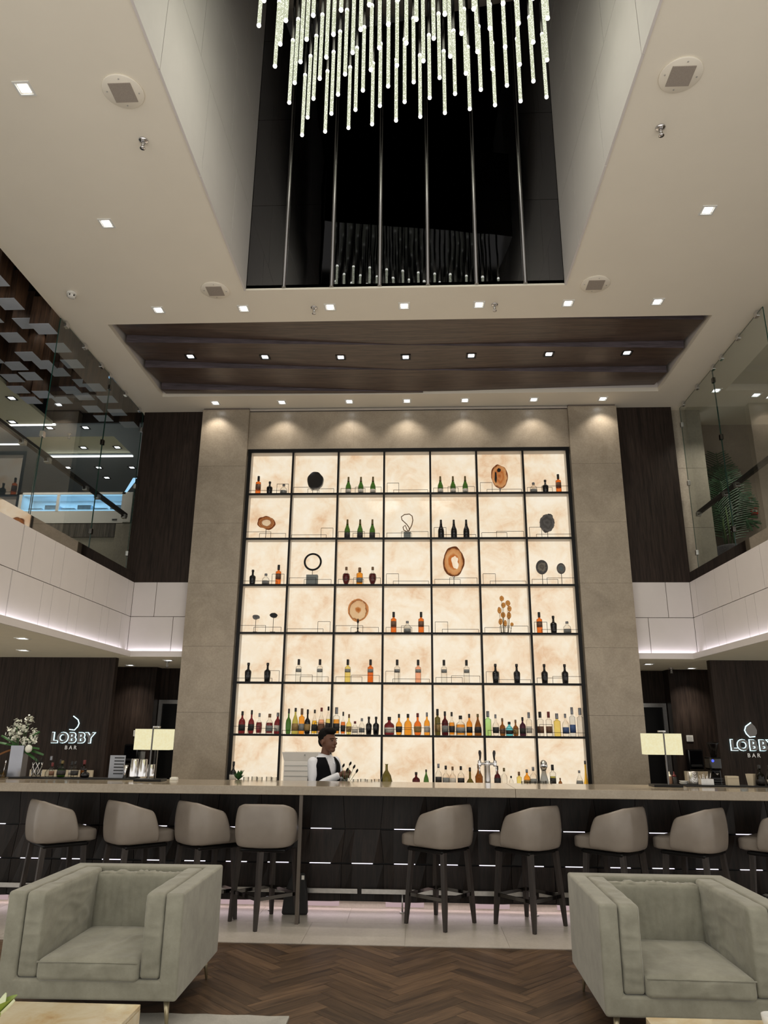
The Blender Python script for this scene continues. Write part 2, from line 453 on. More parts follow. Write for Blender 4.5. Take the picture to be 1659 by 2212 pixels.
for i in range(12):
    for j in range(2):
        x0 = -4.9 + i * 0.82 + (0.3 if j else 0); y0 = (6.43, 7.09)[j]; y1 = (7.087, 7.75)[j]
        key = j
        if key not in tm: tm[key] = MB().box(0, 0.817, 0, y1 - y0, 0.0, 0.006).mesh('tile', ['floor_stone'])
        link_mesh('tile', tm[key], fs, (x0, y0, 0))
# ---- atrium ceiling with the light shaft and the slatted recess
c = MB()
for q in ((-9, 9, 0.5, 1.7), (-4.05, -1.74, 1.7, 6.86), (1.74, 9, 1.7, 6.86), (-4.05, 9, 6.86, 7.51), (-4.05, -3.55, 7.51, 9.47), (3.55, 9, 7.51, 9.47), (-4.05, 9, 9.47, 10.9)):
    c.box(*q, ZC, ZC + 0.06)
ceiling = struct(c.build('ceiling', 'ceiling_paint'), 'off-white plaster ceiling of the double-height bar')
# recess walls and lid
c = MB()
c.box(-3.6, -3.55, 7.46, 9.52, ZC + .06, ZC + .55); c.box(3.55, 3.6, 7.46, 9.52, ZC + .06, ZC + .55)
c.box(-3.55, 3.55, 7.46, 7.51, ZC + .06, ZC + .55); c.box(-3.55, 3.55, 9.47, 9.52, ZC + .06, ZC + .55)
c.box(-3.55, 3.55, 7.51, 9.47, ZC + .5, ZC + .55)
struct(c.build('trim_1', 'white_panel'), 'white lining of the ceiling recess')
# four bowed wooden boards in the recess, sawtooth at the ends and flush in the middle
boards = thing('slatted_ceiling_feature', 'four bowed dark wood boards set in the ceiling recess', 'ceiling feature')
def board_z(x, y):
    """underside of the boards: each rises from its near edge, most at the ends"""
    t = ((y - 8.115 - .0475 * x) / .655) % 1.0
    return ZC + .014 + t * (.006 + .10 * abs(x / 3.53) ** 1.1)
for i in range(-1, 4):
    m = MB(); nx = 30; vs = []; fs = []; ok = []
    for k in range(nx + 1):
        x = -3.50 + 7.00 * k / nx; r0 = 8.115 + .0475 * x + .655 * (i - 1); r1 = r0 + .655
        y0 = max(7.515, r0); y1 = min(9.462, r1)
        if y1 - y0 < .02: continue
        A_ = .006 + .10 * abs(x / 3.53) ** 1.1
        z0_ = ZC + .014 + (y0 - r0) / .655 * A_; z1_ = ZC + .014 + (y1 - r0) / .655 * A_
        vs += [(x, y0, z0_), (x, y1 - .002, z1_), (x, y1 - .002, z1_ + .02), (x, y0, z0_ + .20)]; ok.append(k)
    n_ = len(ok)
    for k in range(n_ - 1):
        a = 4 * k; bb = a + 4
        m_ = [(a, a + 1, bb + 1, bb), (a + 1, a + 2, bb + 2, bb + 1), (a + 2, a + 3, bb + 3, bb + 2)]
        fs += m_
    if n_ < 2: continue
    m.add(vs, fs + [(0, 3, 2, 1), (4 * n_ - 4, 4 * n_ - 3, 4 * n_ - 2, 4 * n_ - 1)], 0)
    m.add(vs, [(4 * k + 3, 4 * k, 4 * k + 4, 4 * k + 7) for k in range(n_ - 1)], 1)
    m.build('board', ['slat_wood', 'slat_riser_lit'], boards)

# ---- light shaft
def panel_wall(name, label, rects, place, mat, thick, gap=0.004):
    """rects: (a0, a1, z0, z1) panels on one plane; place(a, d, z) -> point; every panel is a part"""
    root = empty(name); struct(root, label)
    for (a0, a1, z0, z1) in rects:
        a0 += gap; a1 -= gap; z0 += gap; z1 -= gap
        vs = [place(a, d, z) for d in (0, thick) for (a, z) in ((a0, z0), (a1, z0), (a1, z1), (a0, z1))]
        MB().add(vs, [(0, 1, 2, 3), (7, 6, 5, 4), (0, 4, 5, 1), (1, 5, 6, 2), (2, 6, 7, 3), (3, 7, 4, 0)]).build('panel', mat, root)
    return root
def rows(zs, ys, lo, hi):
    out = []
    for i in range(len(zs) - 1):
        e = [lo] + [y for y in ys[i] if lo < y < hi] + [hi]
        out += [(e[k], e[k + 1], zs[i], zs[i + 1]) for k in range(len(e) - 1)]
    return out
zsh = [ZC - .020, 7.23, 8.42, 9.6, 10.8, 13.0]
ysh = [[3.0, 4.06, 5.12, 6.15], [2.73, 3.78, 4.83, 5.87], [3.0, 4.06, 5.12, 6.15], [2.73, 3.78, 4.83, 5.87], [3.0, 4.06, 5.12, 6.15]]
for s, nm in ((-1, 'left'), (1, 'right')):
    w = panel_wall('wall_%s_shaft' % nm, 'pale panelled side wall of the light shaft, %s of the chandelier' % nm, rows(zsh, ysh, 1.7, 6.85),
                   lambda a, d, z, s=s: (s * (1.732 + d), a, z), 'white_panel', 0.02)
    MB().box(min(s * 1.765, s * 1.80), max(s * 1.765, s * 1.80), 1.7, 6.9, ZC + .06, 13).build('backing', 'joint_dark', w)
mz = [ZC + .02, 7.35, 8.57, 9.79, 11.0, 13.0]
xm = [-1.74, -1.315, -0.79, -0.263, 0.263, 0.79, 1.315, 1.74]
mw = panel_wall('wall_back_shaft', 'black mirror glass wall behind the chandelier', [(xm[i], xm[i + 1], mz[k], mz[k + 1]) for i in range(7) for k in range(5)],
                lambda a, d, z: (a, 6.86 + d, z), 'black_mirror', 0.012, 0.002)
MB().box(-1.80, 1.80, 6.875, 6.92, ZC + .06, 13).build('backing', 'black_metal', mw)
for x in xm[1:-1]:
    MB().tube([(x, 6.85, ZC + .02), (x, 6.85, 13)], 0.022, 12).build('mullion', 'mullion_steel', mw)
struct(MB().box(-1.80, 1.80, 1.64, 1.70, ZC + .06, 13).build('wall_front_shaft', 'black_gloss'), 'black glass wall of the light shaft nearest the lounge')
struct(MB().box(-1.80, 1.80, 1.64, 6.92, 13.0, 13.06).build('ceiling_shaft', 'black_gloss'), 'black lid of the light shaft')

# ---- mezzanine fronts (white panels), soffits and the timber walls
upL = [9.80, 9.16, 8.74, 8.52, 7.89, 7.66, 7.23, 6.99]; loL = [9.69, 9.27, 9.05, 8.40, 8.17, 7.75, 7.52, 6.90]
upL += [y - 2.82 for y in upL[:6]] + [3.6, 2.6, 1.6]; loL += [y - 2.80 for y in loL[:6]] + [3.4, 2.5, 1.5]
for s, nm in ((-1, 'left'), (1, 'right')):
    rc = rows([2.64, 3.12, 3.61], [sorted(loL), sorted(upL)], 0.5, 10.0)
    w = panel_wall('wall_%s_balcony' % nm, 'white panelled balcony front on the %s side of the bar' % nm, rc,
                   lambda a, d, z, s=s: (s * (3.88 + d), a, z), 'white_panel', 0.02)
    MB().box(min(s * 3.905, s * 4.3), max(s * 3.905, s * 4.3), 0.5, 10.05, ZS + .02, 3.60).build('backing', 'joint_dark', w)
    # LED trough under the panels
    t = MB()
    t.box(min(s * 3.79, s * 3.90), max(s * 3.79, s * 3.90), 0.5, 9.91, ZS, ZS + .045)
    t.box(min(s * 3.79, s * 3.80), max(s * 3.79, s * 3.80), 0.5, 9.91, ZS + .045, ZS + .075)
    t.box(min(s * 3.067, s * 3.90), max(s * 3.067, s * 3.90), 9.91, 10.02, ZS, ZS + .045)
    t.box(min(s * 3.067, s * 3.80), max(s * 3.067, s * 3.80), 9.91, 9.92, ZS + .045, ZS + .075)
    t.build('light_trough', 'white_panel', w)
    MB().box(min(s * 3.862, s * 3.876), max(s * 3.862, s * 3.876), 0.5, 9.95, ZS + .05, ZS + .062).build('led_strip', 'led_cove', w)
    area('cove_led', (s * 3.84, 7.2, ZS + .07), 0.04, 5.2, 3.2, (0.92, 0.88, 1.0), (0, R(180 + s * 35), 0), w)
    rb = [(a0, a1, z0, z1) for (z0, z1, xs) in ((3.12, 3.61, [3.07, 3.549, 3.88]), (2.64, 3.12, [3.07, 3.271, 3.88])) for a0, a1 in zip(xs, xs[1:])]
    w2 = panel_wall('wall_back_balcony_%s' % nm, 'white panels under the timber wall beside the %s stone pillar' % nm, rb,
                    lambda a, d, z, s=s: (s * a, 10.0 + d, z), 'white_panel', 0.02)
    MB().box(min(s * 3.05, s * 3.9), max(s * 3.05, s * 3.9), 10.025, 10.06, ZS + .02, 3.61).build('backing', 'joint_dark', w2)
    MB().box(min(s * 3.07, s * 3.87), max(s * 3.07, s * 3.87), 9.984, 9.998, ZS + .05, ZS + .062).build('led_strip', 'led_cove', w2)
    area('cove_led', (s * 3.47, 9.96, ZS + .07), 0.8, 0.04, 0.5, (0.92, 0.88, 1.0), (R(145), 0, 0), w2)
    xt = 4.005 if s < 0 else 3.90
    struct(MB().box(min(s * 3.05, s * xt), max(s * 3.05, s * xt), 10.0, 10.06, 3.61, ZC).build('wall_back_timber_%s' % nm, 'dark_oak'), 'tall dark timber panel beside the %s stone pillar' % nm)
    struct(MB().box(min(s * 3.81, s * 9), max(s * 3.81, s * 9), 0.5, 9.905, ZS - .002, ZS + .03).box(min(s * 2.6, s * 9), max(s * 2.6, s * 9), 9.925, 12.2, ZS - .002, ZS + .03).build('ceiling_soffit_%s' % nm, 'soffit_paint'), 'low ceiling under the balcony on the %s side' % nm)
    # ground floor timber walls
    struct(MB().box(min(s * 4.04, s * 9), max(s * 4.04, s * 9), 10.05, 10.15, 0, ZS).build('wall_back_sign_%s' % nm, 'dark_oak'), 'dark timber wall carrying the %s illuminated sign' % nm)
    struct(MB().box(min(s * 4.02, s * 7), max(s * 4.02, s * 7), 11.6, 11.7, 0, ZS).build('wall_back_recess_%s' % nm, 'dark_oak'), 'dark timber wall in the %s recess behind the sign wall' % nm)
    struct(MB().box(min(s * 2.6, s * 4.02), max(s * 2.6, s * 4.02), 11.85, 11.95, 0, ZS).box(min(s * 4.0, s * 4.02), max(s * 4.0, s * 4.02), 11.6, 11.85, 0, ZS).build('wall_back_service_%s' % nm, 'dark_oak'), 'dark timber wall around the %s service door' % nm)
    d = empty('door_%d' % (1 if s < 0 else 2), (s * 3.47, 11.84, 0)); struct(d, 'dark timber service door on the %s with a steel frame' % nm)
    MB().box(-.46, .46, -.01, .01, 0, 2.0).build('leaf', 'black_metal', d)
    MB().box(-.52, -.46, -.03, .01, 0, 2.06).box(.46, .52, -.03, .01, 0, 2.06).box(-.46, .46, -.03, .01, 2.0, 2.06).build('door_frame', 'brushed_steel', d)
    # stone pillar in blocks
    pz = [0, .96, 1.83, 2.70, 3.57, 4.44, 5.31, ZC - .03]
    p = panel_wall('wall_back_pillar_%s' % nm, '%s beige stone pillar framing the lit shelves' % nm, [(2.36, 3.065, pz[i], pz[i + 1]) for i in range(7)],
                   lambda a, d, z, s=s: (s * a, 9.87 + d, z), 'wall_stone', 0.45, 0.0012)
    MB().box(min(s * 2.37, s * 3.05), max(s * 2.37, s * 3.05), 9.885, 10.25, 0, ZC).build('backing', 'joint_dark', p)
l = panel_wall('wall_back_lintel', 'beige stone lintel above the lit shelves', [(-2.36, -0.79, 5.59, ZC - .05), (-0.79, 0.79, 5.59, ZC - .05), (0.79, 2.36, 5.59, ZC - .05)],
               lambda a, d, z: (a, 9.92 + d, z), 'wall_stone', 0.3, 0.0005)
struct(MB().box(-2.36, 2.36, 9.90, 9.93, ZC - .045, ZC - .012).build('trim_2', 'chrome'), 'thin chrome trim between lintel and ceiling')
struct(MB().box(-9, 9, 12.2, 12.3, 0, ZS + .04).box(-2.6, 2.6, 10.3, 10.4, 0, ZC).build('wall_back', 'dark_oak'), 'dark back wall of the bar')
# ---- upper floor behind the glass, left
struct(MB().box(-4.005, -3.93, 10.06, 14, 3.58, 6.70).build('wall_right_upper_left', 'dark_oak'), 'dark timber return wall beside the left buffet')
struct(MB().box(3.93, 4.0, 10.34, 10.72, 3.58, ZC).build('wall_left_upper_light_stop', 'dark_oak'), 'added dark light blocker behind the right stone column')  # added out of sight to block ambient light mirrored in the glass
struct(MB().box(-9, -3.9, 0.5, 14, 3.45, 3.58).build('floor_upper_left', 'mezz_stone'), 'upper floor behind the left glass')
struct(MB().box(3.9, 9, 0.5, 14, 3.45, 3.58).build('floor_upper_right', 'mezz_stone'), 'upper floor behind the right glass')
c = MB().box(-5.66, -4.05, 1.7, 10.42, 6.62, 6.68).box(-4.08, -4.05, 1.7, 10.42, ZC + .06, 6.62).box(-5.66, -4.05, 10.40, 10.42, ZC + .02, 6.62)
struct(c.build('ceiling_block_cavity', 'dark_cavity'), 'dark ceiling cavity from which the wood blocks hang')
struct(MB().box(-9, -5.64, 1.7, 10.42, ZC, ZC + .05).build('ceiling_upper_left_cream', 'cream_paint'), 'cream ceiling of the upper floor beyond the wood blocks')
g = MB()
for q in ((-9, -6.43, 10.42, 14), (-6.43, -4.86, 10.42, 10.92), (-6.43, -4.86, 11.82, 14), (-4.86, -4.05, 10.42, 14), (-4.05, -3.0, 10.95, 14)): g.box(*q, ZC, ZC + .05)
struct(MB().box(-9.1, -4.05, 0.5, 14.1, 6.72, 6.76).box(-4.05, -3.0, 10.9, 14.1, 6.72, 6.76).build('ceiling_upper_light_stop', 'dark_cavity'), 'added dark lid keeping ambient light off the left upper floor')  # added above the ceilings to stop world light leaking through the gaps
struct(g.build('ceiling_upper_left', 'grey_paint'), 'grey ceiling of the upper floor behind the left glass')
struct(MB().box(-6.43, -4.86, 10.92, 11.84, ZC + .06, ZC + .1).build('ceiling_upper_left_tray', 'cream_paint'), 'cream ceiling tray with a light strip')
struct(MB().box(-9.1, -3.0, 14, 14.1, 3.5, 6.4).build('wall_back_upper_left', 'grey_paint'), 'far grey wall of the upper floor on the left')
struct(MB().box(-9.1, -9.0, 0.5, 14, 3.5, 6.4).build('wall_left_upper', 'grey_paint'), 'side wall of the upper floor on the left')
for q in ((-6.43, -4.88, 11.80), (-6.95, -5.60, 10.40), (-8.5, -6.60, 11.20)):
    o = MB().box(q[0], q[1], q[2], q[2] + .035, ZC - .012, ZC + .012).build('trim_3', 'led_strip'); struct(o, 'bright light strip in the upper ceiling')
# ---- upper floor, right
struct(MB().box(4.36, 9, 10.68, 10.78, 3.5, ZC).build('wall_back_upper_right', 'mezz_wall'), 'brownish wall behind the palm on the upper floor')
struct(MB().box(9, 9.1, 0.5, 10.8, 3.5, ZC).build('wall_right_upper', 'mezz_wall'), 'side wall of the upper floor on the right')
p = panel_wall('wall_back_column_right', 'pale stone column behind the right glass', [(3.75, 4.36, 3.58, 4.42), (3.75, 4.36, 4.42, 5.32), (3.75, 4.36, 5.32, ZC)], lambda a, d, z: (a, 10.12 + d, z), 'mezz_stone', 0.20, 0.002)

# ================================================================== CEILING FIXTURES
def make_downlight(dark=False):
    root = empty('ceiling_downlight')
    fm = 'black_metal' if dark else 'plastic_white'
    m = MB(); m.ring([(-.065, -.065), (.065, -.065), (.065, .065), (-.065, .065)], [(-.05, -.05), (.05, -.05), (.05, .05), (-.05, .05)], -.008, .002, 'z'); m.build('frame', fm, root)
    m = MB(); m.lathe([(.052, .004), (.052, -.003), (.048, -.004), (.001, -.004)], 4, smooth=False); m.build('lens', 'lens_light', root).rotation_euler = (0, 0, PI / 4)
    return root
DL = make_downlight(); DLK = make_downlight(True)
used = {'w': False, 'k': False}
def downlight(x, y, z, label, power, dark=False, angle=110, group=None, color=(1.0, 0.90, 0.78)):
    p, k = (DLK, 'k') if dark else (DL, 'w')
    o = p if not used[k] else copy_tree(p)
    used[k] = True
    o.location = (x, y, z); tag(o, label, 'downlight', group)
    if power: spot('lamp', (0, 0, -.02), power, R(angle), 0.6, color, o)
    return o
XL = [-2.83, -1.84, -0.845, 0.0, 0.845, 1.84, 2.83]
for i, x in enumerate(XL):
    downlight(x, 7.21, ZC, 'square recessed downlight, %s from left in the row before the wooden ceiling' % ORD[i], W_DOWN, group='downlights in front of the wooden ceiling')
for i, x in enumerate(XL):
    downlight(x, 9.69, ZC, 'square recessed downlight, %s from left in the row by the stone wall' % ORD[i], W_DOWN * .045, angle=62, group='downlights along the stone wall')
for i, x in enumerate(XL):
    downlight(x, 8.42, board_z(x, 8.42) - .002, 'black-framed downlight in the wooden boards, %s from left' % ORD[i], W_RECESS, True, group='downlights in the wooden boards')
for s, w in ((-1, 'left'), (1, 'right')):
    downlight(s * 2.82, 5.72, ZC, 'lone square downlight in the white ceiling, %s of the light shaft' % w, W_DOWN, group='downlights beside the shaft')
# out of the picture, the same row goes on over the lounge
for i, y in enumerate((4.2, 2.6, 1.0)):
    for s, w in ((-1, 'left'), (1, 'right')):
        downlight(s * 2.82, y, ZC, 'square downlight over the lounge, %s side, %s from the bar' % (w, ORD[i + 1]), W_DOWN * .8, group='downlights over the lounge')
for i, (x, y) in enumerate(((-4.2, 7.85), (-4.85, 9.1), (-4.3, 11.25), (-3.42, 10.4), (3.42, 10.65), (4.25, 11.3))):
    nm = ['above the flowers by the balcony edge', 'before the left sign wall', 'in the recess behind the left sign wall', 'by the left pillar under the balcony', 'by the right pillar under the balcony', 'in the recess behind the right sign wall'][i]
    downlight(x, y, ZS - .002, 'round-lit downlight in the low ceiling %s' % nm, W_SOFFIT * (1.0 if i in (2, 5) else 0.8), angle=75, group='downlights under the balconies')
for i, (x, y) in enumerate(((-5.17, 10.55), (-5.76, 10.55), (-6.24, 10.3), (-6.26, 10.96), (-5.66, 11.55), (-5.06, 11.55), (-6.32, 12.38), (-5.82, 12.95), (-5.12, 12.4), (-5.74, 12.39), (-5.79, 9.46))):
    downlight(x, y, ZC + (0.06 if 10.92 < y < 11.8 and -6.43 < x < -4.86 else 0), 'small downlight on the upper ceiling behind left glass, %s counted from the glass' % ORD[i] if i < 10 else 'small downlight on cream upper ceiling nearest the wood blocks', 24.0 if i in (0, 2, 4, 8) else 0, True, group='downlights of the left upper floor')
for i, (x, y) in enumerate(((4.35, 9.46), (4.97, 9.62))):
    downlight(x, y, ZC, 'square downlight %s the glass on the right upper floor' % ('just behind' if i == 0 else 'further behind'), 34.0, group='downlights of the right upper floor')

def make_speaker():
    root = empty('ceiling_speaker')
    MB().lathe([(.155, 0.0), (.155, -.010), (.150, -.014), (.001, -.014)], 32).build('ring_plate', 'ceiling_paint', root)
    MB().box(-.085, .085, -.085, .085, -.020, -.013).build('grille', 'speaker_mesh', root)
    for a in range(4): MB().lathe([(.006, -.016), (.004, -.019)], 8, c=(.12 * math.cos(a * PI / 2 + .1), .12 * math.sin(a * PI / 2 + .1), 0)).build('screw', 'brushed_steel', root)
    return root
SP = make_speaker()
for i, (x, y, d) in enumerate(((-2.08, 4.25, 'large-looking round ceiling speaker left of the chandelier'), (2.07, 4.25, 'large-looking round ceiling speaker right of the chandelier'),
                               (-2.07, 6.84, 'round ceiling speaker at the left corner of the light shaft'), (2.06, 6.85, 'round ceiling speaker at the right corner of the light shaft'))):
    o = SP if i == 0 else copy_tree(SP)
    o.location = (x, y, ZC); tag(o, d, 'speaker', 'round ceiling speakers')
def make_sprinkler():
    root = empty('sprinkler')
    MB().lathe([(.032, 0), (.030, -.006), (.012, -.012)], 16).build('escutcheon', 'chrome', root)
    MB().lathe([(.010, -.012), (.010, -.035), (.005, -.04), (.005, -.06), (.008, -.062)], 10).build('body', 'brushed_steel', root)
    MB().lathe([(.001, -.064), (.018, -.064), (.018, -.061), (.001, -.060)], 12).build('deflector', 'chrome', root)
    MB().tube([(.009, 0, -.034), (.013, 0, -.048), (.006, 0, -.062)], .002, 6).tube([(-.009, 0, -.034), (-.013, 0, -.048), (-.006, 0, -.062)], .002, 6).build('yoke', 'brushed_steel', root)
    return root
SK = make_sprinkler()
for i, (x, y, z, d) in enumerate(((-2.1, 4.73, ZC, 'chrome sprinkler head below the large left ceiling speaker'), (2.08, 4.74, ZC, 'chrome sprinkler head below the large right ceiling speaker'),
                                  (-1.03, 7.22, ZC, 'chrome sprinkler head before the wooden ceiling, left of centre'), (1.02, 7.22, ZC, 'chrome sprinkler head before the wooden ceiling, right of centre'),
                                  (-3.5, 10.6, ZS - .002, 'sprinkler head in the low ceiling by the left pillar'), (3.95, 11.3, ZS - .002, 'sprinkler head in the low ceiling by the right recess'), (-5.55, 10.8, ZC, 'sprinkler head on the grey upper ceiling behind the left glass'))):
    o = SK if i == 0 else copy_tree(SK)
    o.location = (x, y, z); o.scale = (1.25,) * 3; tag(o, d, 'sprinkler', 'sprinkler heads')
t = thing('smoke_detector', 'white round smoke detector on the ceiling near the wood blocks', 'smoke detector', (-3.68, 6.85, ZC))
MB().lathe([(.055, 0), (.055, -.02), (.05, -.024)], 20).build('base', 'detector_white', t)
MB().lathe([(.046, -.024), (.044, -.05), (.03, -.062), (.001, -.064)], 20).build('sensor_head', 'detector_white', t)
for a in range(6): MB().box(-.007, .007, .036, .046, -.052, -.034, m=Matrix.Rotation(a * PI / 3, 4, 'Z')).build('vent', 'cap_black', t)

# ---- chandelier: a slightly turned lattice of bubble-filled light rods on steel stems
ch = thing('chandelier', 'big chandelier of glowing bubble-filled rods hanging in the dark shaft', 'chandelier', (0, 4.1, 8.2), 0)
S = 0.221; S2 = 0.37; TH = R(-9.0); ZT = 6.88 - 8.2; LR = 0.70
rodm = MB().tube([(0, 0, .012), (0, 0, LR)], .0155, 10).mesh('rod', ['rod_glow'])
tipm = MB().ball((0, 0, 0.008), .0175, 10, 6).mesh('tip', ['rod_tip'])
topm = MB().lathe([(.0165, LR), (.0165, LR + .022), (.012, LR + .026)], 10).mesh('top_glow', ['rod_tip'])
stemm = MB().tube([(0, 0, LR + .026), (0, 0, -ZT)], .013, 8).mesh('stem', ['mullion_steel'])
nrod = 0
for i in range(-14, 15):
    for j in range(-14, 15):
        for h in (0, 1):
            a = (i + .5 * h) * S; bq = 1.12 - (j + .5 * h) * S2
            if abs(a) > 1.18 or abs(bq) > 1.125: continue
            x = a * math.cos(TH) - bq * math.sin(TH); y = a * math.sin(TH) + bq * math.cos(TH)
            e = link_mesh('rod', rodm, ch, (x, y, ZT)); nrod += 1
            link_mesh('tip', tipm, e); link_mesh('top_glow', topm, e); link_mesh('stem', stemm, e)
print('rods', nrod)
for q in (-.6, .6):
    l = bpy.data.lights.new('rod_light', 'POINT'); l.energy = 22.0; l.color = (1, 1, .84); l.shadow_soft_size = .4
    lo = bpy.data.objects.new('rod_light', l); col.objects.link(lo); lo.parent = ch; lo.location = (q, .2, ZT - .15)
MB().box(-1.30, 1.30, -1.24, 1.24, 0, 1.4, m=Matrix.Rotation(TH, 4, 'Z')).build('canopy', 'black_gloss', ch)

# ---- wooden blocks hanging over the left upper floor
BLK = [(-4.39, 6.88), (-4.43, 7.32), (-4.165, 7.24, -.15), (-4.75, 7.61), (-4.33, 7.91), (-4.79, 8.05), (-5.11, 8.34), (-4.36, 8.35), (-4.70, 8.295), (-4.64, 8.55), (-4.40, 8.80),
       (-5.06, 8.63), (-5.47, 9.07), (-5.15, 9.16), (-4.72, 9.08), (-4.165, 8.64, -.15), (-4.31, 9.36), (-4.64, 9.31), (-5.42, 9.34), (-5.00, 9.40), (-4.64, 9.63), (-4.35, 9.81), (-4.67, 10.07), (-4.33, 10.24),
       (-5.35, 8.70), (-5.30, 8.10), (-4.80, 7.18), (-4.36, 6.50)]
bm_ = MB().box(-.115, .115, -.115, .115, .004, .36).box(-.115, .115, -.115, .115, 0, .004, 1).mesh('wood_block', ['block_wood', 'block_base_daylit'])
grid = sorted(range(len(BLK)), key=lambda i: BLK[i][1])
cnt = [0, 0, 0]
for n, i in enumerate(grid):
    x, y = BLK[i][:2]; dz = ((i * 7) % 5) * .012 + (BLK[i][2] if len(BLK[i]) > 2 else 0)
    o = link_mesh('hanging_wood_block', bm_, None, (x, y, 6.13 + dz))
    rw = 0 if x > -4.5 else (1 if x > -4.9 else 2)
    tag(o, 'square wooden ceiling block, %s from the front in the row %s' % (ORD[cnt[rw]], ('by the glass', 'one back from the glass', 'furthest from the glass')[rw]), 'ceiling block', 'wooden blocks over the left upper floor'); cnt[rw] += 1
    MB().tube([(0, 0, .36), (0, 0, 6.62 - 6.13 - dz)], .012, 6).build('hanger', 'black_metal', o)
for x, y in ((-4.62, 7.75), (-4.55, 8.12), (-4.5, 9.1), (-5.3, 8.85), (-4.6, 6.9), (-5.25, 9.28)):
    spot('block_lamp', (x, y, 6.6), 2.5, R(90), 0.3, (1.0, 0.88, 0.72), ceiling, 0.03)

# ================================================================== BACK BAR
sh = thing('lit_shelf_wall', 'seven-bay black shelf grid with backlit onyx panels behind the bar', 'shelving')
CW = 4.684 / 7; X0 = -2.342; YF = 9.90; YP = 10.06
SZ = [5.58, 4.885, 4.217, 3.55, 2.885, 2.222, 1.553, 0.96]
pan = MB().box(-CW / 2 + .0, CW / 2 - .0, 0, .02, 0, .70).mesh('onyx_panel', ['onyx_lit'])
for c_ in range(7):
    for r_ in range(7):
        z1 = SZ[r_]; z0 = SZ[r_ + 1]
        o = link_mesh('onyx_panel', pan, sh, (X0 + (c_ + .5) * CW, YP, z0), 0, (1, 1, (z1 - z0) / .70))
for k in range(8):
    x = X0 + k * CW; w = .014 if 0 < k < 7 else .024
    xc = x if 0 < k < 7 else (x + .024 if k == 0 else x - .024)
    MB().box(xc - w, xc + w, YF, YF + .022, 0.96, 5.58).build('upright', 'black_metal', sh)
    MB().box(xc - w + .004, xc + w - .004, YF + .022, YP, 0.96, 5.57).build('divider', 'liner', sh)
for k in range(7):
    z = SZ[k]; t = .014 if k else .026
    zc = z if k else z - .026
    MB().box(X0, X0 + 7 * CW, YF - .002, YF + .024, zc - t, zc + t).build('shelf_edge', 'black_metal', sh)
    MB().box(X0, X0 + 7 * CW, YF + .024, YP, zc - t + .003, zc + t - .003).build('shelf', 'liner', sh)
T = {1: [(0.01, .80, .045), (.68, .95, .145)], 2: [(.01, .60, .09), (.34, .94, .068)], 3: [(.04, .60, .068), (.37, .97, .09)], 4: [(.04, .31, .145), (.19, .97, .045)]}
RT = ['1234343', '2123434', '1234343', '2123434', '1234343', '2123434']
RT = ['1234343', '2123434', '1234343', '2123434', '1234343', '2123434']
RT[0] = '1234343'; RT[1] = '2123434'
for r_ in range(6):
    zb = SZ[r_ + 1] + .014
    for c_ in range(7):
        for q, (a, b_, h) in enumerate(T[int(RT[r_][c_])]):
            xa = X0 + c_ * CW + .02 + a * (CW - .04); xb = X0 + c_ * CW + .02 + b_ * (CW - .04); y = YF + .012 + .008 * q
            MB().bar((xa, y, zb), (xa, y, zb + h), .005).bar((xb, y, zb), (xb, y, zb + h), .005).bar((xa, y, zb + h), (xb, y, zb + h), .005).build('guard_rail', 'black_metal', sh)
bc = thing('back_bar_counter', 'dark low counter under the lit shelves, behind the bartender', 'counter', (0, 9.6, 0))
MB().box(-2.32, 2.32, -.25, .28, 0, .92).build('body', 'bar_wood', bc)
MB().box(-2.33, 2.33, -.28, .29, .92, .955).build('top', 'counter_stone', bc)

# ---- bottles.  shape: outline radii (fraction of half width) against height (fraction of height)
SHAPES = {
    'tall':   [(.0, .92), (.012, 1), (.64, 1), (.665, .93), (.69, .55), (.71, .38), (.76, .36)],
    'squat':  [(.0, .9), (.02, 1), (.50, 1), (.60, .85), (.68, .40), (.72, .30), (.82, .28)],
    'round':  [(.0, .72), (.04, .86), (.22, .98), (.42, 1), (.54, .86), (.62, .46), (.66, .30), (.82, .27)],
    'gin':    [(.0, .76), (.02, .84), (.30, .95), (.50, 1), (.58, .90), (.64, .44), (.70, .33), (.88, .32)],
    'flask':  [(.0, .9), (.03, 1), (.48, 1), (.58, .88), (.68, .5), (.72, .34), (.82, .32)],
    'champ':  [(.0, .9), (.02, 1), (.38, 1), (.48, .90), (.58, .62), (.68, .42), (.80, .34), (.93, .32)],
    'cone':   [(.0, .96), (.02, 1), (.30, .98), (.50, .80), (.66, .46), (.74, .28), (.86, .25)],
    'goblet': [(.0, .40), (.03, .42), (.14, .70), (.30, .96), (.46, 1), (.60, .86), (.68, .34), (.72, .26), (.84, .25)],
    'flute':  [(.0, 1), (.02, 1), (.10, .92), (.34, .50), (.60, .30), (.88, .26)],
    'bell':   [(.0, .86), (.05, .90), (.40, .98), (.44, 1), (.50, .82), (.62, .50), (.74, .34), (.80, .30)],
    'bulb':   [(.0, .9), (.08, 1), (.22, .98), (.36, .60), (.44, .30), (.80, .24)],
}
CAPH = {'champ': (.70, 1.0), 'gin': (.86, 1.0)}
mesh_cache = {}
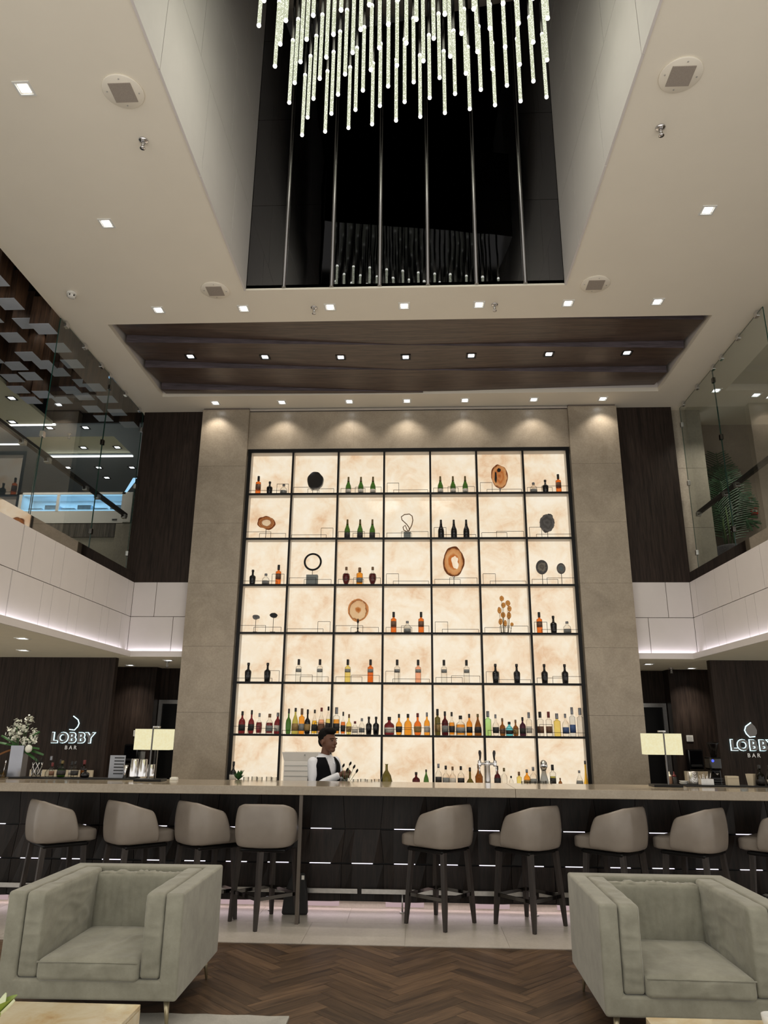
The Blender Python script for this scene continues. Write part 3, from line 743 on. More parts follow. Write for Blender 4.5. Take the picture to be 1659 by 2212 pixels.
def bottle_mesh(kind, shape, w, h, mat, f0=0.0, f1=1.0, grow=1.0):
    key = (kind, shape, round(w, 3), round(h, 3), mat, f0, f1)
    if key in mesh_cache: return mesh_cache[key]
    P = SHAPES[shape]; r = w / 2
    def rad(t):
        for (a, ra), (b_, rb) in zip(P, P[1:]):
            if a <= t <= b_: return ra + (rb - ra) * (t - a) / (b_ - a)
        return P[-1][1]
    ts = [f0] + [t for t, _ in P if f0 < t < f1] + [f1]
    m = MB().lathe([(rad(t) * r * grow, t * h) for t in ts], 14)
    mesh_cache[key] = m.mesh(kind, [mat]); return mesh_cache[key]
def bottle(x, y, z, shape, w, h, glass, cap, label_mat=None, lab=(0.14, 0.42), fill=None, liquid=None, text='', cat='bottle', group=None, rz=None):
    o = tag(empty('bottle', (x, y, z), random.uniform(0, 6) if rz is None else rz), text, cat, group)
    P = SHAPES[shape]; top = P[-1][0]
    c0, c1 = CAPH.get(shape, (top - .01, 1.0))
    link_mesh('glass', bottle_mesh('glass', shape, w, h, 'glass_' + glass, 0.0, top), o)
    if liquid: link_mesh('liquid', bottle_mesh('liquid', shape, w, h, 'glass_' + liquid, 0.03, fill or .6, .88), o)
    if shape == 'champ':
        link_mesh('foil', bottle_mesh('foil', shape, w, h, cap, c0, .96, 1.06), o)
    else:
        key = ('cap', shape, w, h, cap)
        if key not in mesh_cache:
            rn = P[-1][1] * w / 2 * 1.22
            mesh_cache[key] = MB().lathe([(rn, c0 * h), (rn * 1.05, c0 * h + .004), (rn * 1.05, h - .004), (rn * .9, h)], 12).mesh('cap', [cap])
        link_mesh('cap', mesh_cache[key], o)
    if label_mat: link_mesh('label', bottle_mesh('label', shape, w, h, label_mat, lab[0], lab[1], 1.02), o)
    return o
SHELF = ['top shelf', 'second shelf', 'third shelf', 'fourth shelf', 'fifth shelf', 'sixth shelf']
def cx(c_, f): return X0 + c_ * CW + .02 + f * (CW - .04)
YS = 9.985
def O(r_, c_, f, pos): bottle(cx(c_, f), YS, SZ[r_ + 1] + .014, 'tall', .078, .29, 'orange', 'cap_black', 'label_brown', (.30, .55), text='tall orange spirit bottle with black cap, %s, %s bay, %s' % (SHELF[r_], ORD[c_], pos), group='tall orange bottles')
def K(r_, c_, f, pos, h=.205): bottle(cx(c_, f), YS, SZ[r_ + 1] + .014, 'gin', .09, h, 'black', 'cap_black', text='black round-shouldered gin bottle, %s, %s bay, %s' % (SHELF[r_], ORD[c_], pos), group='black gin bottles')
def F(r_, c_, f, pos): bottle(cx(c_, f), YS, SZ[r_ + 1] + .014, 'flask', .10, .165, 'clear', 'cap_silver', 'label_grey', (.08, .36), text='short clear flask with grey label, %s, %s bay, %s' % (SHELF[r_], ORD[c_], pos), group='short clear flasks')
def CH(r_, c_, kind):
    for q, f in enumerate((.2, .49, .77)):
        pos = ('left', 'middle', 'right')[q]
        if kind == 'light': bottle(cx(c_, f), YS, SZ[r_ + 1] + .014, 'champ', .08, .28, 'green', 'cap_gold', 'label_white', (.08, .26), text='green champagne bottle with white label, %s of three, %s, %s bay' % (pos, SHELF[r_], ORD[c_]), group='green champagne bottles')
        elif kind == 'mid': bottle(cx(c_, f), YS, SZ[r_ + 1] + .014, 'champ', .082, .30, 'green', 'cap_gold', 'label_dark', (.03, .30), text='green champagne bottle with black label, %s of three, %s, %s bay' % (pos, SHELF[r_], ORD[c_]), group='green champagne bottles')
        else: bottle(cx(c_, f), YS, SZ[r_ + 1] + .014, 'champ', .088, .29, 'black', 'cap_black', None, text='black champagne bottle, %s of three, %s, %s bay' % (pos, SHELF[r_], ORD[c_]), group='black champagne bottles')
O(0, 0, .22, 'left'); K(0, 0, .49, 'middle'); F(0, 0, .82, 'right')
CH(0, 2, 'light'); CH(0, 4, 'light')
F(0, 6, .2, 'left'); K(0, 6, .47, 'middle'); O(0, 6, .77, 'right')
CH(1, 2, 'mid'); CH(1, 4, 'dark')
K(2, 0, .22, 'left', .22); F(2, 0, .52, 'middle'); O(2, 0, .8, 'right')
for f, col_, q in ((.2, 'darkred', 'left'), (.79, 'darkred', 'right')):
    bottle(cx(2, f), YS, SZ[3] + .014, 'goblet', .11, .26, 'clear', 'cap_cork', None, fill=.62, liquid=col_, text='dark red cognac decanter with pointed foot, %s of three on third shelf' % q, group='cognac bottles')
bottle(cx(2, .5), YS, SZ[3] + .014, 'tall', .09, .25, 'amber', 'cap_cork', 'label_grey', (.16, .40), text='amber cognac bottle between two dark decanters on third shelf', group='cognac bottles')
O(3, 3, .2, 'left'); F(3, 3, .5, 'middle'); O(3, 3, .8, 'right')
O(3, 6, .17, 'left'); K(3, 6, .47, 'middle', .24); F(3, 6, .76, 'right')
for c_, fs_ in ((0, (.25, .67)), (5, (.25, .7)), (6, (.22, .65))):
    K(4, c_, fs_[0], 'left', .255); K(4, c_, fs_[1], 'right', .255)
for c_, f, g_, q, nm in ((1, .28, 'clear', 'left', 'clear'), (1, .74, 'clear', 'right', 'clear'), (2, .28, 'yellow', 'left', 'yellow'), (2, .77, 'pink', 'right', 'coral'), (3, .28, 'clear', 'left', 'clear'), (3, .73, 'pink', 'right', 'pale pink'), (4, .22, 'clear', 'left', 'clear'), (4, .7, 'clear', 'right', 'clear')):
    bottle(cx(c_, f), YS, SZ[5] + .014, 'tall', .078, .305, g_ if nm != 'coral' else 'orange', 'cap_black', 'label_grey', (.44, .58), text='tall %s bottle with grey label band, %s, fifth shelf, %s bay' % (nm, q, ORD[c_]), group='tall banded bottles')
# the crowded sixth shelf: (x, width px, height px, shape, glass, cap, label, liquid, words)
HP = 1 / 3.95 / 167.0
R5 = [(-2.205, 60, 190, 'squat', 'red', 'cap_black', 'label_dark', None, 'square-shouldered red cognac'), (-2.08, 55, 200, 'round', 'red', 'cap_black', 'label_dark', None, 'round dark red'), (-1.974, 58, 175, 'round', 'clear', 'cap_silver', None, 'red', 'clear-necked red'),
      (-1.836, 65, 170, 'flask', 'clear', 'cap_cork', 'label_grey', 'red', 'tilted-looking red decanter'), (-1.727, 60, 180, 'flask', 'red', 'cap_silver', 'label_white', None, 'plum red'),
      (-1.581, 50, 215, 'round', 'green', 'cap_black', None, None, 'tall dark green'), (-1.492, 62, 222, 'cone', 'ygreen', 'cap_black', 'label_gold', None, 'yellow-green pear-shaped'), (-1.406, 52, 218, 'tall', 'amber', 'cap_cork', 'label_grey', None, 'amber with big grey label'),
      (-1.328, 56, 210, 'round', 'black', 'cap_black', 'label_gold', None, 'black with gold base'), (-1.234, 56, 208, 'cone', 'clear', 'cap_black', 'label_dark', 'gold', 'clear with yellow drink'), (-1.144, 66, 226, 'cone', 'clear', 'cap_red', 'label_brown', 'pink', 'pinkish cone-shaped'), (-1.052, 56, 236, 'cone', 'clear', 'cap_black', 'label_dark', 'yellow', 'clear with dark label'),
      (-0.943, 60, 230, 'tall', 'clear', 'cap_silver', 'label_dark', 'amber', 'square whisky with black label'), (-0.853, 44, 192, 'round', 'clear', 'cap_black', 'label_dark', 'orange', 'slim orange whisky'), (-0.775, 50, 172, 'round', 'yellow', 'cap_cork', 'label_gold', None, 'pale straw'),
      (-0.694, 54, 112, 'flask', 'clear', 'cap_red', 'label_white', None, 'tiny clear'), (-0.604, 52, 138, 'flask', 'clear', 'cap_silver', 'label_grey', None, 'small clear square'), (-0.511, 54, 152, 'gin', 'black', 'cap_black', None, None, 'black gin'), (-0.415, 56, 152, 'gin', 'black', 'cap_black', None, None, 'second black gin'),
      (-0.24, 90, 152, 'squat', 'red', 'cap_black', 'label_white', None, 'broad ruby'), (-0.112, 58, 177, 'round', 'amber', 'cap_black', 'label_dark', None, 'dark-labelled amber'), (0.007, 68, 178, 'squat', 'amber', 'cap_black', None, None, 'plain amber'), (0.135, 68, 185, 'round', 'orange', 'cap_red', 'label_gold', None, 'orange red-sealed'), (0.257, 52, 192, 'squat', 'amber', 'cap_silver', 'label_white', None, 'amber white-labelled'),
      (0.397, 50, 222, 'tall', 'olive', 'cap_black', 'label_gold', None, 'olive green tall'), (0.495, 58, 202, 'squat', 'darkred', 'cap_black', 'label_grey', None, 'dark brown lilac-labelled'), (0.584, 54, 197, 'round', 'clear', 'cap_black', 'label_dark', 'amber', 'clear with black label'), (0.699, 85, 167, 'squat', 'clear', 'cap_black', 'label_grey', 'amber', 'broad half-full amber'), (0.814, 53, 182, 'squat', 'amber', 'cap_black', 'label_dark', None, 'square black-labelled amber'), (0.926, 64, 182, 'cone', 'brown', 'cap_gold', 'label_dark', None, 'brown herbal liqueur'),
      (1.059, 58, 207, 'tall', 'lime', 'cap_silver', None, None, 'light green gin'), (1.159, 56, 180, 'round', 'clear', 'cap_silver', 'label_dark', None, 'clear black-printed'), (1.246, 54, 148, 'round', 'brown', 'cap_cork', 'label_brown', None, 'brown apothecary'), (1.335, 62, 118, 'flask', 'blue', 'cap_black', 'label_dark', None, 'turquoise'), (1.418, 50, 136, 'round', 'brown', 'cap_cork', 'label_gold', None, 'small brown'), (1.51, 56, 158, 'squat', 'purple', 'cap_black', 'label_dark', None, 'purple-black'), (1.594, 50, 200, 'tall', 'clear', 'cap_silver', 'label_white', None, 'tall clear'),
      (1.741, 58, 205, 'tall', 'clear', 'cap_black', 'label_brown', None, 'clear brown-labelled'), (1.852, 54, 206, 'tall', 'clear', 'cap_red', 'label_brown', None, 'clear tan-labelled'), (1.959, 60, 192, 'tall', 'yellow', 'cap_silver', None, None, 'golden yellow'), (2.068, 56, 190, 'squat', 'clear', 'cap_silver', 'label_blue', None, 'clear blue-printed vodka'), (2.159, 52, 245, 'tall', 'frost', 'cap_silver', 'label_blue', None, 'tall frosted blue-printed'), (2.262, 58, 240, 'tall', 'frost', 'cap_silver', None, None, 'tall frosted vodka')]
for n, (x, w, h, s_, g_, cp, lb, lq, nm) in enumerate(R5):
    bottle(x, YS - .005, SZ[6] + .014, s_, w * HP * .98, h * HP * .99, g_, cp, lb, (.12, .40), .55, lq, '%s bottle on the crowded sixth shelf, %s bay' % (nm, ORD[int((x - X0) / CW)]), group='bottles on the sixth shelf')
BB = [(-2.213, 62, 170, 'round', 'black', 'cap_black', 'label_white', None, 'dark vermouth bottle at the far left of the back counter'), (.112, 66, 100, 'round', 'darkred', 'cap_black', None, None, 'short dark red bulbous bottle on the back counter'), (.238, 46, 122, 'cone', 'green', 'cap_black', None, None, 'slim dark green bottle on the back counter'), (.393, 56, 170, 'squat', 'clear', 'cap_silver', 'label_dark', None, 'clear bottle with white and black label on the back counter'), (.485, 58, 155, 'round', 'clear', 'cap_black', 'label_grey', None, 'clear round bottle with dark cap on the back counter'), (.57, 56, 148, 'round', 'clear', 'cap_cork', 'label_white', None, 'clear dome bottle on the back counter'), (.674, 58, 152, 'squat', 'clear', 'cap_black', 'label_dark', None, 'clear bottle with large black label on the back counter'), (.787, 66, 142, 'bulb', 'olive', 'cap_black', None, None, 'olive pot-bellied bottle on the back counter'), (.899, 68, 172, 'bell', 'brown', 'cap_cork', None, None, 'brown bell-shaped bottle on the back counter'),
      (1.129, 56, 158, 'round', 'darkred', 'cap_black', 'label_dark', None, 'dark red bottle right of the beer tap'), (1.213, 52, 142, 'squat', 'clear', 'cap_gold', None, None, 'plain clear bottle right of the beer tap'), (1.298, 38, 78, 'flask', 'clear', 'cap_black', None, None, 'tiny clear bottle behind the drying glasses'), (1.398, 42, 112, 'tall', 'yellow', 'cap_cork', None, None, 'small straw-coloured bottle on the back counter'), (1.496, 54, 132, 'squat', 'amber', 'cap_silver', 'label_gold', None, 'amber square bottle on the back counter'), (1.576, 60, 152, 'squat', 'clear', 'cap_silver', 'label_grey', None, 'clear bottle with round seal on the back counter'), (1.817, 52, 172, 'tall', 'clear', 'cap_black', 'label_dark', 'ygreen', 'half-full bottle with black and green label on the back counter'), (1.905, 32, 66, 'flask', 'brown', 'cap_cork', None, None, 'tiny brown bitters bottle on the back counter'), (2.145, 58, 128, 'cone', 'clear', 'cap_silver', 'label_grey', None, 'clear cone bottle near the right pillar'), (2.225, 48, 206, 'flute', 'gold', 'cap_black', None, None, 'tall golden yellow liqueur bottle by the right pillar')]
for (x, w, h, s_, g_, cp, lb, lq, nm) in BB:
    bottle(x, 9.70, .955, s_, w * HP * .97, (h + 14) * HP * .97, g_, cp, lb, (.14, .42), .5, lq, nm, group='bottles on the back counter')

# ---- display pieces
def blob(rx, rz, n=40, amp=.06, seed=1, cz=0.0, jag=0.0):
    rg = random.Random(seed); ph = [(rg.uniform(0, 6.3), rg.uniform(.3, 1)) for _ in range(7)]
    out = []
    for i in range(n):
        t = 2 * PI * i / n; d = sum(math.sin((k + 2) * t + p) * a / (k + 2) for k, (p, a) in enumerate(ph)) * amp * 2 + rg.uniform(-jag, jag)
        out.append((rx * math.cos(t) * (1 + d), cz + rz * math.sin(t) * (1 + d)))
    return out
def agate(key, bands, scale, trans=0.5, dist=1.0, off=(0, 0, 0)):
    m, nt, out = new_mat(key)
    tc = N(nt, 'ShaderNodeTexCoord'); mp = N(nt, 'ShaderNodeMapping'); mp.inputs['Scale'].default_value = scale; mp.inputs['Location'].default_value = off
    nt.links.new(tc.outputs['Object'], mp.inputs['Vector'])
    nz = N(nt, 'ShaderNodeTexNoise'); nz.inputs['Scale'].default_value = 2.2; nz.inputs['Detail'].default_value = 4
    nt.links.new(mp.outputs[0], nz.inputs['Vector'])
    ln = N(nt, 'ShaderNodeVectorMath', operation='LENGTH'); nt.links.new(mp.outputs[0], ln.inputs[0])
    ad = N(nt, 'ShaderNodeMath', operation='MULTIPLY_ADD'); ad.inputs[1].default_value = dist * .5; nt.links.new(nz.outputs['Fac'], ad.inputs[0]); nt.links.new(ln.outputs['Value'], ad.inputs[2])
    sb = N(nt, 'ShaderNodeMath', operation='SUBTRACT'); sb.inputs[1].default_value = dist * .25; nt.links.new(ad.outputs[0], sb.inputs[0])
    c = ramp(nt, sb.outputs[0], bands)
    gm = N(nt, 'ShaderNodeGamma'); gm.inputs[1].default_value = .5; nt.links.new(c, gm.inputs[0])
    t = N(nt, 'ShaderNodeBsdfTransparent'); nt.links.new(gm.outputs[0], t.inputs[0])
    d = N(nt, 'ShaderNodeBsdfPrincipled'); nt.links.new(c, d.inputs['Base Color']); d.inputs['Roughness'].default_value = .2
    mx = N(nt, 'ShaderNodeMixShader'); mx.inputs[0].default_value = 1 - trans
    nt.links.new(t.outputs[0], mx.inputs[1]); nt.links.new(d.outputs[0], mx.inputs[2]); nt.links.new(mx.outputs[0], out.inputs['Surface']); M[key] = m
br, cr, dk, tn = srgb(128, 74, 44), srgb(250, 240, 224), srgb(40, 30, 26), srgb(214, 160, 112)
agate('agate_geode', [(.0, cr), (.45, cr), (.52, br), (.60, tn), (.68, br), (.76, tn), (.9, br)], (7.5, 1, 10), .78, .5)
agate('agate_tan', [(.0, srgb(186, 110, 58)), (.3, tn), (.45, srgb(196, 124, 70)), (.6, tn), (.8, srgb(228, 184, 140)), (.94, srgb(120, 66, 36))], (8, 1, 5.2), .82, 1.0)
agate('agate_window', [(.0, srgb(206, 130, 66)), (.45, srgb(206, 130, 66)), (.6, srgb(232, 190, 144)), (.84, srgb(220, 166, 116)), (.94, srgb(110, 64, 36))], (7, 1, 4.7), .82, .6)
agate('agate_pale', [(.0, srgb(180, 110, 50)), (.22, srgb(206, 150, 96)), (.32, srgb(240, 222, 196)), (.78, srgb(236, 214, 184)), (.86, srgb(150, 100, 60)), (.94, srgb(214, 160, 112))], (7.2, 1, 6.2), .85, .9)
agate('agate_small', [(.0, srgb(176, 116, 52)), (.4, srgb(206, 156, 90)), (.75, srgb(170, 110, 56)), (.95, srgb(110, 70, 40))], (22, 1, 17), .8, .6)
agate('agate_grey', [(.0, srgb(60, 58, 58)), (.3, srgb(98, 96, 96)), (.5, srgb(66, 64, 64)), (.8, srgb(104, 102, 102)), (.95, srgb(56, 54, 54))], (8, 1, 7), .0, 1.6)
agate('shell_bronze', [(.0, srgb(98, 88, 70)), (.4, srgb(70, 60, 50)), (.7, srgb(120, 112, 96)), (1.0, srgb(50, 44, 40))], (16, 1, 14), .0, 2.5)
agate('shell_teal', [(.0, srgb(86, 104, 104)), (.4, srgb(70, 84, 88)), (.8, srgb(100, 92, 84)), (1.0, srgb(56, 52, 50))], (18, 1, 16), .0, 2.0)
def piece(name, label, cat, r_, c_, f): return thing(name, label, cat, (cx(c_, f), YS + .005, SZ[r_ + 1] + .014), 0, 'display pieces on the lit shelves')
def slice_(o, poly, mat, t=.012, hole=None, name='slice'):
    if hole: return MB().ring(poly, hole, -t, t).build(name, mat, o)
    return MB().prism(poly, -t, t).build(name, mat, o, bevel=.003)
def rod(o, z0, z1, x=0, r=.004): MB().tube([(x, 0, z0), (x, 0, z1)], r, 6).build('stem', 'black_metal', o)
def foot(o, w=.06, x=0): MB().box(x - w / 2, x + w / 2, -.03, .03, 0, .012).build('foot', 'black_metal', o)
def at_z(poly, zc, tilt=0):
    ca, sa = math.cos(tilt), math.sin(tilt)
    return [(a * ca - b_ * sa, a * sa + b_ * ca) for a, b_ in poly]
def slice_at(o, poly, z, mat, t=.012, hole=None, x=0, name='slice'):
    s_ = slice_(o, poly, mat, t, hole, name); s_.location = (x, 0, z); return s_
o = piece('black_geode', 'glossy black geode standing on a small stand, top shelf', 'geode', 0, 1, .49)
slice_at(o, at_z(blob(.108, .128, 40, .05, 3), 0), .215, 'black_gloss', .04, name='stone'); slice_at(o, blob(.115, .136, 40, .055, 3), .215, 'agate_grey', .028, name='rim'); foot(o, .09); MB().bar((-.035, 0, 0), (-.035, 0, .075), .006).bar((.035, 0, 0), (.035, 0, .075), .006).bar((-.06, 0, .075), (.06, 0, .075), .008).build('stand', 'black_metal', o)
o = piece('agate_slice', 'tall tan agate slice with dark holes, top shelf right side', 'agate', 0, 5, .50)
slice_at(o, at_z(blob(.115, .188, 44, .045, 8, jag=.012), 0, .1), .265, 'agate_tan', .012); slice_at(o, blob(.026, .030, 16, .12, 4), .36, 'glass_black', .014, x=-.005, name='inclusion'); slice_at(o, blob(.018, .075, 20, .16, 6), .25, 'glass_black', .0135, x=-.055, name='inclusion'); MB().lathe([(.012, 0), (.008, .03), (.014, .085)], 10).build('stem', 'brushed_steel', o)
o = piece('agate_slice', 'heart-shaped agate slice with white crystal centre, second shelf left', 'agate', 1, 0, .46)
slice_at(o, blob(.13, .098, 40, .10, 12, jag=.015), .245, 'agate_geode', .01); rod(o, 0, .15); foot(o, .07)
o = piece('loop_sculpture', 'knotted brass loop sculpture on a grey block, second shelf', 'sculpture', 1, 3, .5)
MB().box(-.05, .05, -.035, .035, 0, .095).build('block', 'grey_block', o, bevel=.004)
lp = [(0, .10), (-.05, .13), (-.06, .175), (-.03, .205), (-.012, .16), (.005, .115), (.03, .12), (.025, .17), (-.01, .22), (-.075, .285), (-.085, .325), (-.04, .36), (.03, .37), (.07, .34), (.08, .28), (.065, .20), (.04, .15), (.01, .11)]
MB().tube([(a, (i % 5 - 2) * .006, b_) for i, (a, b_) in enumerate(lp)], .007, 8).build('loop', 'cap_cork', o)
o = piece('mineral_slab', 'rough dark grey mineral slab on a thin stand, second shelf right', 'mineral', 1, 6, .46)
slice_at(o, blob(.108, .132, 46, .07, 23, jag=.055), .225, 'agate_grey', .014); rod(o, 0, .10); foot(o, .13)
o = piece('ring_sculpture', 'black ring sculpture on a grey block, third shelf', 'sculpture', 2, 1, .5)
MB().box(-.08, .08, -.04, .04, .0, .145).build('block', 'grey_block', o, bevel=.004); rod(o, .145, .225)
MB().tube([(.115 * math.cos(2 * PI * i / 36), 0, .335 + .115 * math.sin(2 * PI * i / 36)) for i in range(36)], .014, 10, closed=True).build('ring', 'black_metal', o)
o = piece('agate_slice', 'large agate slice with open crystal window, third shelf', 'agate', 2, 4, .47)
P1 = blob(.148, .215, 44, .045, 31, jag=.012); P2 = [(a * .34 + .02, b_ * .42 - .01) for a, b_ in blob(.148, .215, 44, .16, 33)]
s_ = slice_at(o, P1, .335, 'agate_window', .012, P2); MB().lathe([(.02, 0), (.006, .03), (.006, .09), (.016, .125)], 10).build('stem', 'brushed_steel', o); foot(o, .1)
o = piece('shell_disc', 'larger bronze shell disc on a stand, third shelf last bay', 'shell', 2, 6, .29)
slice_at(o, blob(.083, .102, 32, .01, 2), .255, 'shell_bronze', .012); rod(o, 0, .155); foot(o, .1)
o = piece('shell_disc', 'smaller teal shell disc on a stand, third shelf last bay', 'shell', 2, 6, .71)
slice_at(o, blob(.060, .077, 32, .01, 7), .235, 'shell_teal', .012); rod(o, 0, .16); foot(o, .1)
o = piece('coral_fan', 'grey fan-shaped fossil on a thin stand, fourth shelf first bay', 'fossil', 3, 0, .35)
slice_at(o, blob(.05, .034, 28, .08, 41), .215, 'agate_grey', .010); rod(o, 0, .19, r=.0035); foot(o, .055)
o = piece('coral_fan', 'dark fan-shaped fossil on a taller stand, fourth shelf first bay', 'fossil', 3, 0, .74)
slice_at(o, blob(.052, .036, 28, .08, 44), .24, 'black_rubber', .010); rod(o, 0, .21, r=.0035); foot(o, .065)
o = piece('agate_slice', 'round pale agate slice with brown heart on a turned stand', 'agate', 3, 2, .48)
slice_at(o, blob(.14, .16, 48, .03, 51, jag=.012), .315, 'agate_pale', .010); MB().lathe([(.045, 0), (.045, .012), (.012, .02), (.007, .05), (.016, .06), (.006, .075), (.006, .13), (.018, .155), (.004, .20)], 12).build('stem', 'black_metal', o)
o = piece('agate_flowers', 'cluster of small agate slices on brass stems, fourth shelf', 'agate', 3, 5, .47)
for k, (a, z, w, h) in enumerate(((-.02, .475, .058, .078), (.065, .415, .066, .078), (.005, .39, .062, .075), (.08, .335, .056, .078), (-.055, .315, .054, .09), (-.005, .255, .064, .078), (.07, .24, .056, .10), (-.045, .16, .054, .088), (.02, .14, .05, .085), (.105, .12, .046, .052))):
    s_ = slice_at(o, blob(w / 2, h / 2, 24, .05, 60 + k), z, 'agate_small', .007, x=a); s_.location.y = (k % 3 - 1) * .022
    MB().tube([(a * .7, (k % 3 - 1) * .022, 0), (a, (k % 3 - 1) * .022, z - h / 2 + .004)], .003, 6).build('stem', 'cap_gold', o)
foot(o, .1)

# ================================================================== BAR
bar = thing('bar_cabinet', 'long dark timber bar front of stepped panels with light slits', 'bar', (0, 0, 0))
MB().box(-4.9, 4.9, 7.60, 7.71, .075, 1.054).build('core', 'black_metal', bar)
MB().box(-4.9, 4.9, 7.66, 7.71, .006, .075).build('plinth', 'floor_stone', bar)
KP = 0.403
def bar_panel(xa0, xa1, xb0, xb1, z0, z1, step, slit):
    """panel with slanted sides (a bottom, b top); bottom centre steps out over its slit"""
    y = 7.57; g = .0025; xa0 += g; xa1 -= g; xb0 += g; xb1 -= g; z0 += g; z1 -= g
    xm = (xa0 + xa1) / 2; fr = [xa0, xm - .108, xm + .108, xa1]; tp = [xb0, xb0 + (xb1 - xb0) * .27, xb0 + (xb1 - xb0) * .73, xb1]
    d = [0, step, step, 0]
    vs = [(fr[i], y - d[i], z0) for i in range(4)] + [(tp[i], y - d[i] * .05, z1) for i in range(4)] + [(fr[i], y + .03, z0) for i in range(4)] + [(tp[i], y + .03, z1) for i in range(4)]
    f = []
    for i in range(3): f += [(i, i + 1, 5 + i, 4 + i), (9 + i, 8 + i, 12 + i, 13 + i), (i + 1, i, 8 + i, 9 + i), (4 + i, 5 + i, 13 + i, 12 + i)]
    f += [(0, 4, 12, 8), (7, 3, 11, 15)]
    o = MB().add(vs, f).build('panel', 'bar_wood', bar)
    if slit: MB().box(xm - .100, xm + .100, y - step + .004, y - .004, z0 - .008, z0 - .003).build('light_slit', 'led_white', o)
for k in range(-11, 12):
    x0 = (k - .5) * KP; x1 = x0 + KP; w = .03 if k % 2 else -.03
    bar_panel(x0, x1, x0, x1, .078 + (.012 if k % 2 else 0), .398, .02, False)
    if k % 2 == 0:
        bar_panel(x0, x1, x0 - .03, x1 + .03, .410, .702, .026, True)
        bar_panel(x0 - .03, x1 + .03, x0, x1, .714, 1.05, .026, True)
    else:
        bar_panel(x0, x1, x0 + .03, x1 - .03, .410, .708, .026, True)
        bar_panel(x0 + .03, x1 - .03, x0, x1, .708, 1.05, .0, False)
for i in range(6):
    area('toe_led', (-4.1 + i * 1.64, 7.61, .07), 1.6, .03, 0.8, (1.0, .80, .82), (R(-25), 0, 0), bar)
for k in range(-10, 11, 2): MB().box((k - .5) * KP + .02, (k + .5) * KP - .02, 7.652, 7.658, .02, .07).build('toe_glow', 'toe_glow_pink', bar)  # glowing plates stand in for the pink toe light falling on the plinth
ct = thing('bar_counter', 'thick polished beige stone bar counter running the full width', 'counter', (0, 0, 0))
MB().box(-4.95, 1.0, 6.98, 7.72, 1.054, 1.13).build('slab', 'counter_stone', ct, bevel=.004)
MB().box(1.002, 4.95, 6.98, 7.72, 1.054, 1.13).build('slab', 'counter_stone', ct, bevel=.004)
wc = thing('work_counter', 'steel bartender work counter hidden behind the bar top', 'counter', (0, 7.98, 0))
MB().box(-2.6, 2.6, -.24, -.02, .88, .92).build('top', 'brushed_steel', wc); MB().box(-2.6, 2.6, -.24, -.04, 0, .88).build('cabinet', 'black_metal', wc)
fr = thing('foot_rail', 'flat brushed steel foot rail along the bar', 'foot rail', (0, 0, 0))
for xa, xb in ((-4.8, -2.1), (-2.06, -.44), (-.40, 1.20), (1.24, 2.9), (2.94, 4.8)):
    MB().box(xa, xb, 7.475, 7.49, .163, .203).build('rail', 'brushed_steel', fr)
for x in (-4.2, -3.2, -1.91, -1.25, -.02, 1.21, 2.5, 3.6, 4.4):
    MB().tube([(x, 7.498, .006), (x, 7.498, .17)], .008, 8).build('post', 'brushed_steel', fr)
    MB().lathe([(.028, .006), (.026, .014)], 12, c=(x, 7.498, 0)).build('foot', 'brushed_steel', fr)
ps = MB().box(-.015, .015, -.015, .015, .006, 1.054).build('support_post', 'post_paint', None, (-.928, 7.012, 0))
tag(ps, 'slim dark upright post under the counter edge beside the fourth stool', 'post')
bg_ = thing('dark_bag', 'small black bag with pale tag on the foot rail under the counter', 'bag', (-.99, 7.36, 0))
MB().add([(-.13, -.04, .006), (.11, -.04, .006), (.11, .04, .006), (-.13, .04, .006), (-.11, -.03, .19), (.10, -.03, .19), (.10, .03, .19), (-.11, .03, .19), (-.05, -.02, .35), (.07, -.02, .36), (.07, .02, .36), (-.05, .02, .35)],
         [(0, 1, 5, 4), (1, 2, 6, 5), (2, 3, 7, 6), (3, 0, 4, 7), (4, 5, 9, 8), (5, 6, 10, 9), (6, 7, 11, 10), (7, 4, 8, 11), (8, 9, 10, 11), (3, 2, 1, 0)]).build('body', 'black_rubber', bg_, bevel=.02)
MB().box(.045, .07, -.034, -.030, .30, .335).build('tag', 'paper', bg_)

# ---- bar stools
def rounded_u(n=28, hw=.262, yb=-.255, yf=.095, rc=.15):
    """plan outline of the wrap-round back from left front to right front"""
    pts = [(-hw, yf)]
    for i in range(n + 1):
        t = PI - 0  # left side down to rear
        a = PI + (PI / 2) * i / n
        if i == 0: pts.append((-hw, yb + rc))
        pts.append((-hw + rc + rc * math.cos(a), yb + rc + rc * math.sin(a)))
    for i in range(n + 1):
        a = 1.5 * PI + (PI / 2) * i / n
        pts.append((hw - rc + rc * math.cos(a), yb + rc + rc * math.sin(a)))
    pts.append((hw, yf))
    return pts
def resample(pts, n):
    P = [Vector((a, b_, 0)) for a, b_ in pts]; L = [0]
    for a, b_ in zip(P, P[1:]): L.append(L[-1] + (b_ - a).length)
    out = []
    for i in range(n):
        d = L[-1] * i / (n - 1)
        for k in range(len(P) - 1):
            if L[k] <= d + 1e-9 <= L[k + 1] + 1e-6 and L[k + 1] > L[k]:
                t = min(1, (d - L[k]) / (L[k + 1] - L[k])); out.append(P[k].lerp(P[k + 1], t)); break
        else: out.append(P[-1].copy())
    return out, L[-1]
